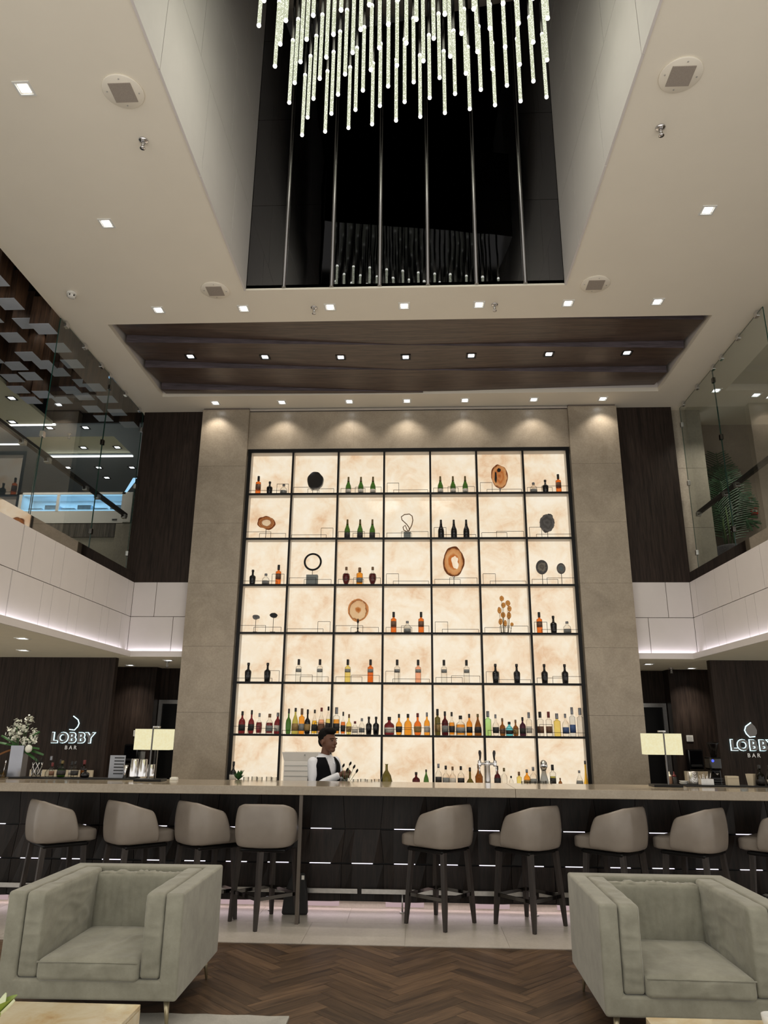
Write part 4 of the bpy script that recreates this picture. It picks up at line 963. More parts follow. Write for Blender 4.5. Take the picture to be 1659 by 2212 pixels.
def make_stool():
    root = empty('bar_stool')
    n = 49; pts, L = resample(rounded_u(), n); m = MB(); vs = []; fs = []
    rows_ = 9; TH = .045
    for side in (0, 1):
        for i, p in enumerate(pts):
            d = pts[min(i + 1, n - 1)] - pts[max(i - 1, 0)]; nrm = Vector((d.y, -d.x, 0)).normalized()  # outward
            s = abs(2 * i / (n - 1) - 1)          # 0 at the rear, 1 at the front ends
            top = .985 - .006 * s if s < .34 else .983 - .075 * ((s - .34) / .50) ** 1.15
            if s > .84: top = .908 - .19 * ((s - .84) / .16) ** 2.0
            for r_ in range(rows_):
                t = r_ / (rows_ - 1); bot = .628 + .018 * s
                z = bot + (top - bot) * t
                bul = .010 * math.sin(PI * min(1, t * 1.05)) - .010 * (t ** 10) - .012 * ((1 - t) ** 6)
                q = p + nrm * (bul if side == 0 else -(TH + bul * .4 - .02 * t ** 6 * 0))
                if side == 1: z = z - (.012 if t < 1 else .0)
                vs.append((q.x, q.y, z))
    for i in range(n - 1):
        for r_ in range(rows_ - 1):
            a = i * rows_ + r_; fs.append((a, a + 1, a + rows_ + 1, a + rows_))
            o = n * rows_ + a; fs.append((o, o + rows_, o + rows_ + 1, o + 1))
    for i in range(n - 1):
        a = i * rows_ + rows_ - 1; o = n * rows_ + a; fs.append((a, o, o + rows_, a + rows_))
        a = i * rows_; o = n * rows_ + a; fs.append((a, a + rows_, o + rows_, o))
    for r_ in range(rows_ - 1):
        for i in (0, n - 1):
            a = i * rows_ + r_; o = n * rows_ + a; fs.append((a, o, o + 1, a + 1))
    st = empty('seat_assembly', parent=root)
    sw = m.add(vs, fs, 0, True).build('backrest', 'leather', st)
    md = sw.modifiers.new('soft', 'SUBSURF'); md.levels = 1; md.render_levels = 1
    cu = rbox('seat_cushion', .42, .48, .115, .035, 8, st, 'leather', puff=.012); cu.location = (0, .045, .675)
    MB().box(-.205, .205, -.19, .215, .585, .618).build('seat_rail', 'black_metal', st, bevel=.02)
    bs = empty('leg_frame', parent=root)
    for sx in (-1, 1):
        for sy in (-1, 1):
            m = MB(); a = Vector((sx * .175, sy * .175, .60)); b_ = Vector((sx * .213, sy * .213, 0))
            vs = []
            for p, w in ((a, .021), (b_.lerp(a, .3), .019), (b_, .013)):
                vs += [(p.x - w, p.y - w, p.z), (p.x + w, p.y - w, p.z), (p.x + w, p.y + w, p.z), (p.x - w, p.y + w, p.z)]
            f = [(3, 2, 1, 0), (8, 9, 10, 11)]
            for k in (0, 4): f += [(k + i, k + (i + 1) % 4, k + 4 + (i + 1) % 4, k + 4 + i) for i in range(4)]
            m.add(vs, f).build('leg', 'stool_leg_wood', bs)
    c_ = .20
    for (ax, ay, bx, by) in ((-1, -1, 1, -1), (1, -1, 1, 1), (1, 1, -1, 1), (-1, 1, -1, -1)):
        MB().bar((ax * c_, ay * c_, .235), (bx * c_, by * c_, .235), .012, .028).build('footrest', 'dark_steel', bs)
    return root
from mathutils import noise as mnoise
def rbox(name, sx, sy, sz, r, n, parent, mat, puff=0.0, wr=0.0, wscale=(8, 8, 8), seed=0.0, fold=None):
    """soft rounded box: a cushion"""
    bm = bmesh.new(); bmesh.ops.create_cube(bm, size=2.0); bmesh.ops.subdivide_edges(bm, edges=bm.edges, cuts=n, use_grid_fill=True)
    h = Vector((sx / 2, sy / 2, sz / 2))
    for v in bm.verts:
        u = v.co.copy(); p = Vector((u.x * h.x, u.y * h.y, u.z * h.z))
        q = Vector(tuple(max(-h[i] + r, min(h[i] - r, p[i])) for i in range(3))); d = p - q
        if d.length > 1e-7: p = q + d.normalized() * r
        k = (1 - u.x ** 2) * (1 - u.y ** 2)
        if abs(u.z) > .9: p.z += puff * k * (1 if u.z > 0 else .3)
        if wr:
            w = mnoise.noise(Vector((p.x * wscale[0] + seed, p.y * wscale[1], p.z * wscale[2])))
            w = 1 - abs(w) * 2
            sec = sorted((abs(u.x), abs(u.y), abs(u.z)))[1]; w = .35 + (w - .35) * (1 - sec ** 3)
            p += (d.normalized() if d.length > 1e-7 else u.normalized()) * (wr * max(0, w - .35))
        if fold: p = fold(p)
        v.co = p
    bmesh.ops.recalc_face_normals(bm, faces=bm.faces)
    for f in bm.faces: f.smooth = True
    me = bpy.data.meshes.new(name); bm.to_mesh(me); bm.free(); me.materials.append(M[mat])
    return link_mesh(name, me, parent)
ST = make_stool()
SPOS = [(-3.18, 7.12, -47, 0, 'first stool from the left, leather tub back, facing the flowers'), (-2.45, 7.12, -45, 0, 'second bar stool from the left, leather tub back turned to the right'), (-1.80, 7.15, -47, 0, 'third bar stool from the left, overlapping its neighbour'),
        (-1.225, 7.05, -2, 45, 'fourth bar stool from the left, seen square from behind'), (.32, 7.145, 51, 0, 'first bar stool right of the gap, taupe leather tub'), (1.105, 7.145, 43, 0, 'second bar stool right of the gap, wrinkled leather side'),
        (1.875, 7.15, 47, 0, 'third bar stool right of the gap, behind the right armchair'), (2.575, 7.15, 46, 0, 'fourth bar stool right of the gap, behind the right armchair'), (3.33, 7.15, 45, 0, 'last bar stool at the right edge, half out of view')]
for i, (x, y, rz, bz, lb) in enumerate(SPOS):
    o = ST if i == 0 else copy_tree(ST)
    o.location = (x, y, .006); o.rotation_euler = (0, 0, R(rz)); tag(o, lb, 'bar stool', 'leather bar stools along the counter')
    for ch_ in o.children:
        if ch_.name.startswith('leg_frame'): ch_.rotation_euler = (0, 0, R(bz))

# ---- armchairs
def make_armchair():
    root = empty('armchair')
    W, D, z0, z1, zi, xi, yi = .517, .485, .15, .70, .255, .412, .36
    vs = [(-W, -D, z0), (W, -D, z0), (W, D, z0), (-W, D, z0), (-W, -D, z1), (W, -D, z1), (W, D, z1), (-W, D, z1),
          (-xi, -D, zi), (xi, -D, zi), (xi, -D, z1), (-xi, -D, z1), (-xi, yi, zi), (xi, yi, zi), (xi, yi, z1), (-xi, yi, z1)]
    fs = [(0, 3, 2, 1), (1, 2, 6, 5), (2, 3, 7, 6), (3, 0, 4, 7), (0, 1, 9, 8), (0, 8, 11, 4), (1, 5, 10, 9), (8, 9, 13, 12), (9, 10, 14, 13), (11, 8, 12, 15), (12, 13, 14, 15),
          (4, 11, 15, 7), (10, 5, 6, 14), (15, 14, 6, 7)]
    MB().add(vs, fs).build('body', 'suede', root, bevel=.016, bseg=4)
    for s in (-1, 1):
        a = rbox('inner_arm', .118, .84, .44, .022, 34, root, 'suede', wr=.014, wscale=(3, 5, 14), seed=s * 9.0); a.location = (s * .352, -.063, .477)
    bk = rbox('back_cushion', .60, .11, .43, .03, 44, root, 'suede', wr=.022, wscale=(24, 2, 3), seed=3.0); bk.location = (0, .305, .458); bk.rotation_euler = (R(-4), 0, 0)
    se = rbox('seat_cushion', .585, .76, .115, .032, 36, root, 'suede', puff=.014, wr=.014, wscale=(8, 4, 8), seed=5.0); se.location = (0, -.125, .30)
    MB().tube([(-.29, -.507, .345), (.29, -.507, .345)], .004, 6).build('piping', 'suede', se, (0, .125, -.30))
    for sx in (-1, 1):
        for sy in (-1, 1):
            MB().tube([(sx * .445, sy * .415, .155), (sx * .463, sy * .436, 0)], [.019, .008], 12).build('leg', 'brass_leg', root)
    return root
AC = make_armchair()
AC.location = (-1.765, 5.11, 0); AC.rotation_euler = (0, 0, R(1.0)); tag(AC, 'sage-grey suede box armchair on the left, by the onyx table', 'armchair', 'pair of suede armchairs')
A2 = copy_tree(AC); A2.location = (1.655, 5.045, 0); A2.rotation_euler = (0, 0, R(-1.0)); tag(A2, 'sage-grey suede box armchair on the right of the floor', 'armchair', 'pair of suede armchairs')
# ---- rug and coffee tables
def rug(name, label, x0, x1, y0, y1):
    m = MB(); nx = 24; ny = 16; vs = []; fs = []
    for j in range(ny + 1):
        for i in range(nx + 1):
            vs.append((x0 + (x1 - x0) * i / nx, y0 + (y1 - y0) * j / ny, .012 + .002 * math.sin(i * 3.1 + j * 1.7)))
    for j in range(ny):
        for i in range(nx): a = j * (nx + 1) + i; fs.append((a, a + 1, a + nx + 2, a + nx + 1))
    m.add(vs, fs, 0, True); m.box(x0, x1, y0, y1, .0005, .010)
    return tag(m.build(name, 'rug_wool'), label, 'rug')
stone('rug_wool', srgb(186, 184, 176), srgb(158, 156, 150), .95, 5.0)
rug('rug', 'pale grey rug at the bottom edge under the left armchair and table', -3.6, -.635, 2.7, 4.895)
def onyx_table(name, label, x0, x1, y0, y1):
    t = thing(name, label, 'coffee table', ((x0 + x1) / 2, (y0 + y1) / 2, .0)); w = (x1 - x0) / 2; d = (y1 - y0) / 2; z0 = .013
    MB().box(-w, w, -d, d, .40, .42).build('top', 'onyx_table', t, bevel=.003)
    for (a, b_, c_, e_) in ((-w, w, -d, -d + .02), (-w, w, d - .02, d)): MB().box(a, b_, c_, e_, z0, .399).build('side', 'onyx_table', t)
    for (a, b_) in ((-w, -w + .02), (w - .02, w)): MB().box(a, b_, -d + .0205, d - .0205, z0, .399).build('side', 'onyx_table', t)
    return t
onyx_table('coffee_table', 'honey onyx box coffee table in front of the left armchair', -2.10, -1.14, 2.95, 3.75)
rug('rug', 'pale grey rug under the right onyx table', 1.05, 3.6, 2.7, 4.4)
onyx_table('coffee_table', 'honey onyx box coffee table in front of the right armchair', 1.12, 2.2, 2.95, 3.75)
# saucer-like white cup on the right table
o = thing('white_cup', 'white porcelain cup on the right onyx table', 'cup', (1.615, 3.62, .42))
MB().lathe([(.022, 0), (.034, .012), (.042, .04), (.044, .062), (.040, .062), (.036, .03), (.001, .014)], 20).build('bowl', 'plastic_white', o)
MB().tube([(.04, 0, .05), (.066, 0, .048), (.066, 0, .022), (.038, 0, .018)], .005, 8).build('handle', 'plastic_white', o)
# calla lily in a glass on the left table
def petal(m, base, tip, w, curl, mi=0, n=8):
    a = Vector(base); b_ = Vector(tip); d = b_ - a; s = d.cross(Vector((0, 0, 1)))
    s = (s if s.length > 1e-4 else Vector((1, 0, 0))).normalized(); u = s.cross(d).normalized(); vs = []; fs = []
    for i in range(n + 1):
        t = i / n; ww = w * math.sin(PI * min(1, t * .92 + .06)) ** .8
        for k in (-1, -.5, 0, .5, 1):
            vs.append(a + d * t + s * (ww * k) + u * (curl * (k * k * .6 + 1.0 * t * t - .3)))
    for i in range(n):
        for k in range(4): q = i * 5 + k; fs.append((q, q + 1, q + 6, q + 5))
    m.add(vs, fs, mi, True); return m
o = thing('lily_arrangement', 'pale green calla lily cut by the lower left corner', 'flower', (-1.585, 3.30, .42)); o.scale = (.85, .85, .82)
MB().lathe([(.035, 0), (.04, .004), (.045, .05), (.04, .05), (.034, .008), (.001, .008)], 18).build('bowl', 'glass_clear', o)
MB().tube([(0, 0, .01), (.0, 0, .07)], .008, 8).build('stem', 'lily_green', o)
vs = []; fs = []; n = 20
for j in range(9):
    t = j / 8
    for i in range(n + 1):
        a = 2 * PI * i / n; rr = .016 + .05 * t ** 1.6 * (1 + .45 * math.cos(a))
        vs.append((rr * math.cos(a) * 1.1, rr * math.sin(a), .06 + .10 * t + .035 * t * math.cos(a)))
for j in range(8):
    for i in range(n): q = j * (n + 1) + i; fs.append((q, q + 1, q + n + 2, q + n + 1))
MB().add(vs, fs, 0, True).build('spathe', 'lily_green', o)
for (a, tp, w, c_, mt) in (((.01, 0, .10), (.105, .0, .165), .03, .02, 'lily_white'), ((.0, 0, .09), (.03, .06, .185), .03, .015, 'lily_white'), ((-.01, 0, .09), (-.07, .03, .16), .03, .02, 'lily_white'), ((0, -.01, .09), (.05, -.06, .13), .028, .02, 'lily_green')):
    petal(MB(), a, tp, w, c_).build('petal', mt, o)

# ================================================================== ON THE COUNTER
ZT_ = 1.13
def table_lamp(x, y, side):
    t = thing('table_lamp', 'twin-shade table lamp with dark base on the %s end of the counter' % side, 'lamp', (x, y, ZT_), 0, 'table lamps on the counter')
    MB().box(-.135, .135, -.09, .09, 0, .022).build('base', 'black_metal', t, bevel=.003)
    MB().bar((.005, -.065, .022), (.005, -.065, .50), .012).build('pole', 'dark_steel', t)
    MB().bar((.035, .02, .022), (.035, .02, .50), .012).build('pole', 'dark_steel', t)
    MB().bar((.005, -.065, .50), (.035, .02, .50), .012).box(-.02, .045, -.01, .03, .497, .512).build('bracket', 'brushed_steel', t)
    for (a, b_) in ((-.175, -.006), (.016, .175)):
        MB().ring([(a, -.06), (b_, -.06), (b_, .075), (a, .075)], [(a + .003, -.057), (b_ - .003, -.057), (b_ - .003, .072), (a + .003, .072)], .29, .485, 'z').build('lamp_shade', 'shade_fabric', t)
    l = bpy.data.lights.new('bulb', 'POINT'); l.energy = 4.0; l.color = (1, .88, .62); l.shadow_soft_size = .03
    lo = bpy.data.objects.new('bulb', l); col.objects.link(lo); lo.parent = t; lo.location = (-.08, .01, .39)
table_lamp(-2.47, 7.40, 'left'); table_lamp(2.49, 7.48, 'right')
for (x0, x1, w) in ((-3.95, -2.64, 'left'), (2.70, 4.60, 'right')):
    tag(MB().box(x0, x1, 7.52, 7.71, ZT_, ZT_ + .012).build('bar_mat', 'black_rubber', bevel=.003), 'long black rubber bar mat along the %s back edge of the counter' % w, 'bar mat')
zm = ZT_ + .012
# flower vase
t = thing('flower_vase', 'tall square metal vase of white blossoms on the left counter', 'vase', (-3.945, 7.66, zm))
m = MB(); fr_ = [(-.068, -.055), (.068, -.055), (.068, .055), (-.068, .055)]; sc_ = [(a * .94, b_ * .94) for a, b_ in fr_]
m.ring([(a, b_) for a, b_ in fr_], sc_, 0.0, .30, 'z'); m.box(-.062, .062, -.05, .05, 0, .02); m.build('vase', 'vase_metal', t)
for i, (x, z, y) in enumerate(((-.07, .52, 0), (.04, .55, .02), (-.12, .44, -.02), (.10, .42, .03), (-.02, .40, -.03), (.13, .36, .0), (.05, .34, -.03), (-.10, .37, .02), (-.06, .46, .03), (.02, .47, 0))):
    MB().tube([(x * .2, y * .3, .05), (x * .5, y * .6, .28), (x, y, z - .03)], .004, 6).build('stem', 'leaf_green', t)
    m = MB(); rg = random.Random(i)
    for k in range(34):
        d = Vector((rg.gauss(0, 1), rg.gauss(0, 1), rg.gauss(0, 1.1))).normalized() * rg.uniform(.02, .05); e = Vector((rg.gauss(0, 1), rg.gauss(0, 1), rg.gauss(0, 1))).normalized() * .016
        petal(m, (x + d.x - e.x, y + d.y - e.y, z + d.z - e.z), (x + d.x + e.x, y + d.y + e.y, z + d.z + e.z), .011, .004, n=3)
    m.build('blossom', 'petal_white', t)
for i, (a, tp, w) in enumerate((((0, 0, .28), (-.26, -.02, .36), .022), ((0, 0, .28), (-.22, .03, .42), .02), ((0, 0, .28), (.26, .0, .24), .03), ((0, 0, .28), (.22, -.04, .30), .028), ((0, 0, .28), (-.20, -.03, .24), .026), ((0, 0, .30), (.16, .0, .46), .022), ((0, 0, .28), (.24, -.03, .17), .03))):
    petal(MB(), a, tp, w, -.03).build('leaf', 'leaf_green' if i != 4 else 'dry_leaf', t)
MB().ball((.115, -.05, .27), .035, 12, 8, s=(1, 1, 1.15)).build('bud', 'petal_white', t)
def tumbler(name, label, x, y, z, r, h, mat, cat='glass', liquid=None, group=None):
    t = thing(name, label, cat, (x, y, z), 0, group)
    MB().lathe([(r * .86, 0), (r, .01), (r, h), (r * .93, h), (r * .93, .016), (.001, .014)], 16).build('wall', mat, t)
    if liquid: MB().lathe([(r * .9, .015), (r * .9, h * .7)], 14).build('drink', liquid, t)
    return t
t = tumbler('lattice_glass', 'cut lattice glass of straws beside the flower vase', -3.70, 7.58, zm, .045, .145, 'glass_frost')
m = MB()
for k in range(6):
    for s in (-1, 1):
        m.tube([(.047 * math.cos(k * PI / 3 + s * q * .35), .047 * math.sin(k * PI / 3 + s * q * .35), .012 + q * .032) for q in range(5)], .0035, 5)
m.build('lattice', 'chrome', t)
for k in range(7): MB().tube([(.02 * math.cos(k), .02 * math.sin(k), .02), (.034 * math.cos(k), .034 * math.sin(k), .18 + .01 * (k % 3))], .003, 6).build('straw', 'black_metal', t)
t = tumbler('amber_drink', 'small square glass of amber liquid at the left counter end', -3.955, 7.42, ZT_, .032, .085, 'glass_clear', liquid='glass_gold')
MB().tube([(.0, 0, .03), (.012, 0, .15)], .003, 6).ball((.013, 0, .16), .012, 8, 6, s=(.5, .5, 1.6)).build('spoon', 'chrome', t)
for i, x in enumerate((-4.10, -4.05)): tumbler('crystal_bowl', 'crystal bowl at the very left counter end, %s' % ('nearer' if i == 0 else 'farther'), x, 7.40 + i * .09, ZT_, .045, .05, 'glass_frost', 'bowl', group='crystal bowls')
for (x, y, w, h, s_, g_, cp, lb, nm) in ((-3.60, 7.65, .085, .20, 'bulb', 'frost', 'cap_silver', None, 'frosted white long-necked bottle on the left bar mat'), (-3.545, 7.58, .05, .14, 'tall', 'clear', 'cap_red', 'label_brown', 'small bottle with red cap on the left bar mat'), (-3.50, 7.66, .06, .165, 'tall', 'clear', 'cap_black', 'label_white', 'clear dropper bottle on the left bar mat'), (-3.455, 7.60, .085, .16, 'round', 'green', 'cap_gold', 'label_dark', 'green bitters bottle on the left bar mat'),
                                         (-3.385, 7.67, .055, .15, 'tall', 'clear', 'cap_black', 'label_white', 'clear bottle with white collar on the left bar mat'), (-3.32, 7.60, .075, .155, 'round', 'clear', 'cap_black', 'label_dark', 'clear decanter with black label on the left bar mat'), (-3.255, 7.66, .06, .165, 'tall', 'brown', 'cap_red', None, 'brown bottle with red top on the left bar mat'), (-3.205, 7.59, .085, .085, 'round', 'black', 'cap_black', None, 'low black flask bottle on the left bar mat')):
    bottle(x, y, zm, s_, w, h, g_, cp, lb, text=nm, group='bottles on the left bar mat')
t = thing('menu_stand', 'upright printed drinks menu card on the left counter', 'menu', (-2.90, 7.62, zm))
MB().box(-.078, .078, -.004, .004, 0, .215).build('card', 'menu_card', t)
for k in range(6): MB().box(-.03, .07, -.0055, -.004, .185 - k * .030, .197 - k * .030).build('printed_line', 'print_ink', t)
t = thing('jigger', 'double-cone steel jigger left of the shaker tins', 'jigger', (-2.795, 7.58, zm))
MB().lathe([(.022, 0), (.006, .055), (.026, .125), (.024, .125), (.005, .057), (.020, .001)], 16).build('cups', 'chrome', t)
for i, (x, y, h, nm) in enumerate(((-2.715, 7.60, .185, 'left'), (-2.625, 7.60, .182, 'middle'), (-2.575, 7.695, .13, 'shorter right'))):
    t = thing('shaker_tin', 'polished steel shaker tin, %s one of three on the left counter' % nm, 'shaker', (x, y, zm), 0, 'shaker tins')
    MB().lathe([(.034, 0), (.046, .012), (.046, .02), (.036, h - .004), (.033, h)], 20).build('tin', 'chrome', t)
t = thing('napkin_box', 'small white napkin box by the left pillar', 'box', (-2.30, 7.60, ZT_))
MB().box(-.035, .035, -.03, .03, 0, .022).build('box', 'plastic_white', t, bevel=.003); MB().box(-.028, .028, -.02, .02, .022, .028).build('napkin', 'paper', t)
# right hand side
for i, (x, c_) in enumerate(((2.585, 'brown'), (2.63, 'red'))):
    t = thing('squeeze_bottle', '%s squeeze bottle beside the right lamp' % ('pale amber' if i == 0 else 'red-topped dark'), 'bottle', (x, 7.64, ZT_), 0, 'squeeze bottles')
    MB().lathe([(.021, 0), (.023, .004), (.023, .075), (.014, .085)], 14).build('body', ['plastic_amber', 'glass_darkred'][i] if False else ['label_brown', 'label_dark'][i], t)
    MB().lathe([(.019, .082), (.019, .095), (.007, .103), (.003, .13)], 12).build('nozzle', ['cream_cap', 'cap_red'][i], t)
t = thing('pineapple_tin', 'hammered steel ice cup with leaf relief on the right counter', 'cup', (2.80, 7.62, zm))
MB().lathe([(.044, 0), (.047, .006), (.049, .12), (.046, .12), (.043, .01), (.001, .01)], 20).build('cup', 'brushed_steel', t)
for k in range(4):
    for s in (-1, 1): MB().tube([(0, -.050, .02 + k * .024), (s * .012, -.049, .032 + k * .024), (s * .02, -.047, .045 + k * .024)], .003, 6).build('relief', 'chrome', t)
t = thing('white_saucers', 'white saucers stacked behind the steel ice cup', 'saucer', (2.735, 7.69, zm))
MB().lathe([(.03, 0), (.045, .012), (.044, .014), (.001, .006)], 18).build('saucer', 'plastic_white', t); MB().lathe([(.03, .016), (.045, .028), (.044, .03), (.001, .022)], 18).build('saucer', 'plastic_white', t)
t = thing('citrus_squeezer', 'steel bar caddy with tools right of the ice cup', 'caddy', (2.93, 7.64, zm))
MB().ring([(-.06, -.04), (.06, -.04), (.06, .04), (-.06, .04)], [(-.056, -.036), (.056, -.036), (.056, .036), (-.056, .036)], 0, .055, 'z').build('tray', 'brushed_steel', t)
for k in range(6): MB().tube([(-.04 + k * .014, 0, .01), (-.05 + k * .02, (-1) ** k * .01, .085 + .012 * (k % 3))], .004, 6).build('tool', 'chrome', t)
t = thing('ice_bucket_tray', 'low stack of glass trays on the right bar mat', 'tray', (3.06, 7.66, zm))
for k in range(3): MB().box(-.07, .07, -.035, .035, .002 + k * .022, .018 + k * .022).build('tray', 'glass_frost', t, bevel=.004)
t = thing('card_box', 'plain beige card box at the counter edge before the coffee grinder', 'box', (3.165, 7.60, zm))
MB().box(-.055, .055, -.03, .03, 0, .085).build('box', 'beige_board', t, bevel=.002); MB().box(-.055, .055, -.031, -.029, .060, .062).build('lid_line', 'joint_dark', t)
t = thing('paper_cup', 'beige tapered cup left of the dark wine bottles', 'cup', (3.355, 7.62, zm))
MB().lathe([(.036, 0), (.05, .105), (.047, .105), (.033, .004), (.001, .004)], 4, smooth=False).build('cup', 'beige_board', t)
for i in range(8):
    bottle(3.43 + (i % 4) * .095 + (i // 4) * .03, 7.58 + (i // 4) * .085, zm, 'champ' if i % 3 else 'round', .072, .19, 'black' if i % 2 else 'olive', 'cap_black', 'label_white' if i in (1, 6) else 'label_dark', (.08, .3),
           text='dark mini wine bottle, %s row, %s from left, at right counter end' % ('front' if i < 4 else 'back', ORD[i % 4]), group='dark bottles on the right bar mat')
# beer tap
t = thing('beer_tap', 'chrome two-handled beer tap tower behind the counter', 'beer tap', (.835, 7.83, .92))
MB().lathe([(.05, 0), (.05, .012), (.034, .03), (.030, .18), (.026, .36), (.034, .385), (.030, .41), (.001, .418)], 18).build('column', 'chrome', t)
MB().tube([(-.075, 0, .385), (.075, 0, .385)], .013, 10).build('cross_arm', 'chrome', t)
for s in (-1, 1):
    e = MB().lathe([(.016, .36), (.018, .37), (.018, .41), (.012, .42)], 12, c=(s * .078, 0, 0)).build('valve', 'chrome', t)
    MB().tube([(s * .078, -.005, .37), (s * .085, -.05, .35), (s * .085, -.055, .29)], [.008, .008, .006], 8).build('spout', 'chrome', e)
    MB().tube([(s * .074, 0, .415), (s * .070, 0, .45), (s * .072, 0, .49), (s * .074, 0, .515)], [.007, .010, .016, .010], 10).build('handle', 'cap_black', e)
for i, (x, y) in enumerate(((1.20, 7.80), (1.28, 7.82), (1.36, 7.80), (1.44, 7.82), (1.24, 7.89), (1.40, 7.90))):
    t = tumbler('rocks_glass', 'rocks glass drying right of the beer tap, %s in the cluster' % ORD[i], x, y, .92, .036, .225, 'glass_clear', group='drying glasses by the tap')
t = thing('cocktail_shaker', 'hourglass cocktail shaker with chrome ball top on the back counter', 'shaker', (1.708, 9.70, .955))
MB().lathe([(.05, 0), (.052, .02), (.05, .09), (.03, .17), (.026, .20)], 18).build('glass_body', 'glass_smoke', t); MB().lathe([(.028, .2), (.05, .245), (.05, .26), (.045, .30), (.02, .325), (.001, .33)], 18).build('top', 'chrome', t)
# glasses and dark sprigs left and right of the bartender
for i, x in enumerate((-1.62, -1.55, -1.48, -1.40, -1.33)):
    tumbler('highball_glass', 'highball glass on the rack left of the bartender, %s from left' % ORD[i], x, 7.80 + (i % 2) * .07, .92, .03, .235, 'glass_clear', group='glass rack behind the counter')
for i, x in enumerate((-.50, -.43, -.36, -.29)):
    tumbler('highball_glass', 'highball glass on the rack right of the bartender, %s from left' % ORD[i], x, 7.80 + (i % 2) * .07, .92, .03, .225, 'glass_clear', group='right glass rack behind the counter')
t = thing('herb_pot', 'small dark pot of mint sprigs left of the bartender', 'plant', (-1.72, 7.89, .92))
MB().lathe([(.035, 0), (.045, .08), (.045, .20), (.040, .20), (.001, .19)], 14).build('pot', 'black_rubber', t)
for k in range(12): petal(MB(), (0, 0, .2), (.06 * math.cos(k * 2.4), .05 * math.sin(k * 2.4), .24 + .05 * (k % 3) / 2), .018, .008, n=4).build('leaf', 'leaf_green', t)
t = thing('wine_carafe', 'dark green carafe right of the bartender', 'carafe', (-.19, 7.89, .92))
MB().lathe([(.06, 0), (.06, .20), (.045, .26), (.014, .31), (.012, .36), (.018, .37)], 16).build('carafe', 'glass_olive', t)
t = thing('service_flowers', 'vase with dark leafy stems beside the bartender', 'vase', (-.62, 7.86, .92))
MB().lathe([(.03, 0), (.034, .15), (.03, .22), (.027, .22), (.001, .02)], 14).build('vase', 'glass_clear', t)
for k, (x, z) in enumerate(((-.02, .34), (.05, .36), (.02, .30), (.09, .33), (.12, .29))):
    MB().tube([(0, 0, .05), (x * .5, 0, .2), (x, 0, z)], .0025, 5).build('stem', 'leaf_green', t); petal(MB(), (x, 0, z - .01), (x + .02, -.035, z + .03), .014, .006, n=4).build('leaf', 'black_rubber', t)
# pale appliance behind the bartender
t = thing('pale_appliance', 'pale grey boxy machine on the back counter behind the bartender', 'appliance', (-1.28, 9.50, .955))
MB().box(-.235, .235, -.12, .12, 0, .30).build('housing', 'white_lacquer', t, bevel=.008)
MB().add([(-.26, -.14, .40), (.24, -.14, .40), (.24, .12, .40), (-.26, .12, .40), (-.235, -.12, .30), (.235, -.12, .30), (.235, .12, .30), (-.235, .12, .30)], [(3, 2, 1, 0), (0, 1, 5, 4), (1, 2, 6, 5), (2, 3, 7, 6), (3, 0, 4, 7), (4, 5, 6, 7)]).build('hood', 'white_lacquer', t)
for k in range(4): MB().box(-.225, .225, -.124, -.119, .06 + k * .06, .063 + k * .06).build('seam', 'grey_block', t)
MB().box(.02, .03, -.146, -.139, .36, .375).build('badge', 'grey_block', t)

# ---- illuminated signs
def text_mesh(s, size, extrude, offset):
    cu = bpy.data.curves.new('lettering', 'FONT'); cu.body = s; cu.size = size; cu.extrude = extrude; cu.offset = offset; cu.align_x = 'CENTER'; cu.resolution_u = 4
    ob = bpy.data.objects.new('lettering', cu); col.objects.link(ob)
    dg = bpy.context.evaluated_depsgraph_get(); me = bpy.data.meshes.new_from_object(ob.evaluated_get(dg))
    bpy.data.objects.remove(ob); return me
def put_text(s, size, extrude, offset, mat, parent, loc, name='letter'):
    me = text_mesh(s, size, extrude, offset); me.materials.clear(); me.materials.append(M[mat])
    o = link_mesh(name, me, parent, loc); o.rotation_euler = (PI / 2, 0, 0); return o
def lobby_sign(x, z, side, flip):
    t = thing('lobby_bar_sign', 'illuminated LOBBY BAR sign with leaf emblem on the %s timber wall' % side, 'sign', (x, 10.05, z), 0, 'illuminated wall signs')
    for ch_, dx in zip('LOBBY', (-.238, -.122, .008, .132, .248)):
        f = put_text(ch_, .178, .006, .006, 'dark_steel', t, (dx, -.030, 0)); put_text(ch_, .178, .004, .0105, 'sign_glow', f, (0, 0, -.018), 'halo').rotation_euler = (0, 0, 0)
    for ch_, dx in zip('BAR', (-.062, .0, .062)):
        put_text(ch_, .068, .004, .001, 'brushed_steel', t, (dx, -.012, -.088))
    leaf = [(-.015, .335), (-.055, .295), (-.075, .245), (-.070, .205), (-.045, .172), (.02, .165), (.055, .205), (.068, .245), (.05, .29)]
    leaf = [(a * flip, b_) for a, b_ in leaf]
    e = MB().prism(leaf, -.030, -.022).build('emblem', 'black_metal' if flip > 0 else 'dark_steel', t)
    hal = [(a * 1.10, .25 + (b_ - .25) * 1.07) for a, b_ in leaf]
    idx = [4, 5, 6, 7, 8, 0]
    MB().tube([(hal[i][0], -.014, hal[i][1]) for i in idx], .006, 6).build('halo', 'sign_glow', e)
    return t
lobby_sign(-4.515, 1.432, 'left', 1); lobby_sign(4.455, 1.418, 'right', -1)
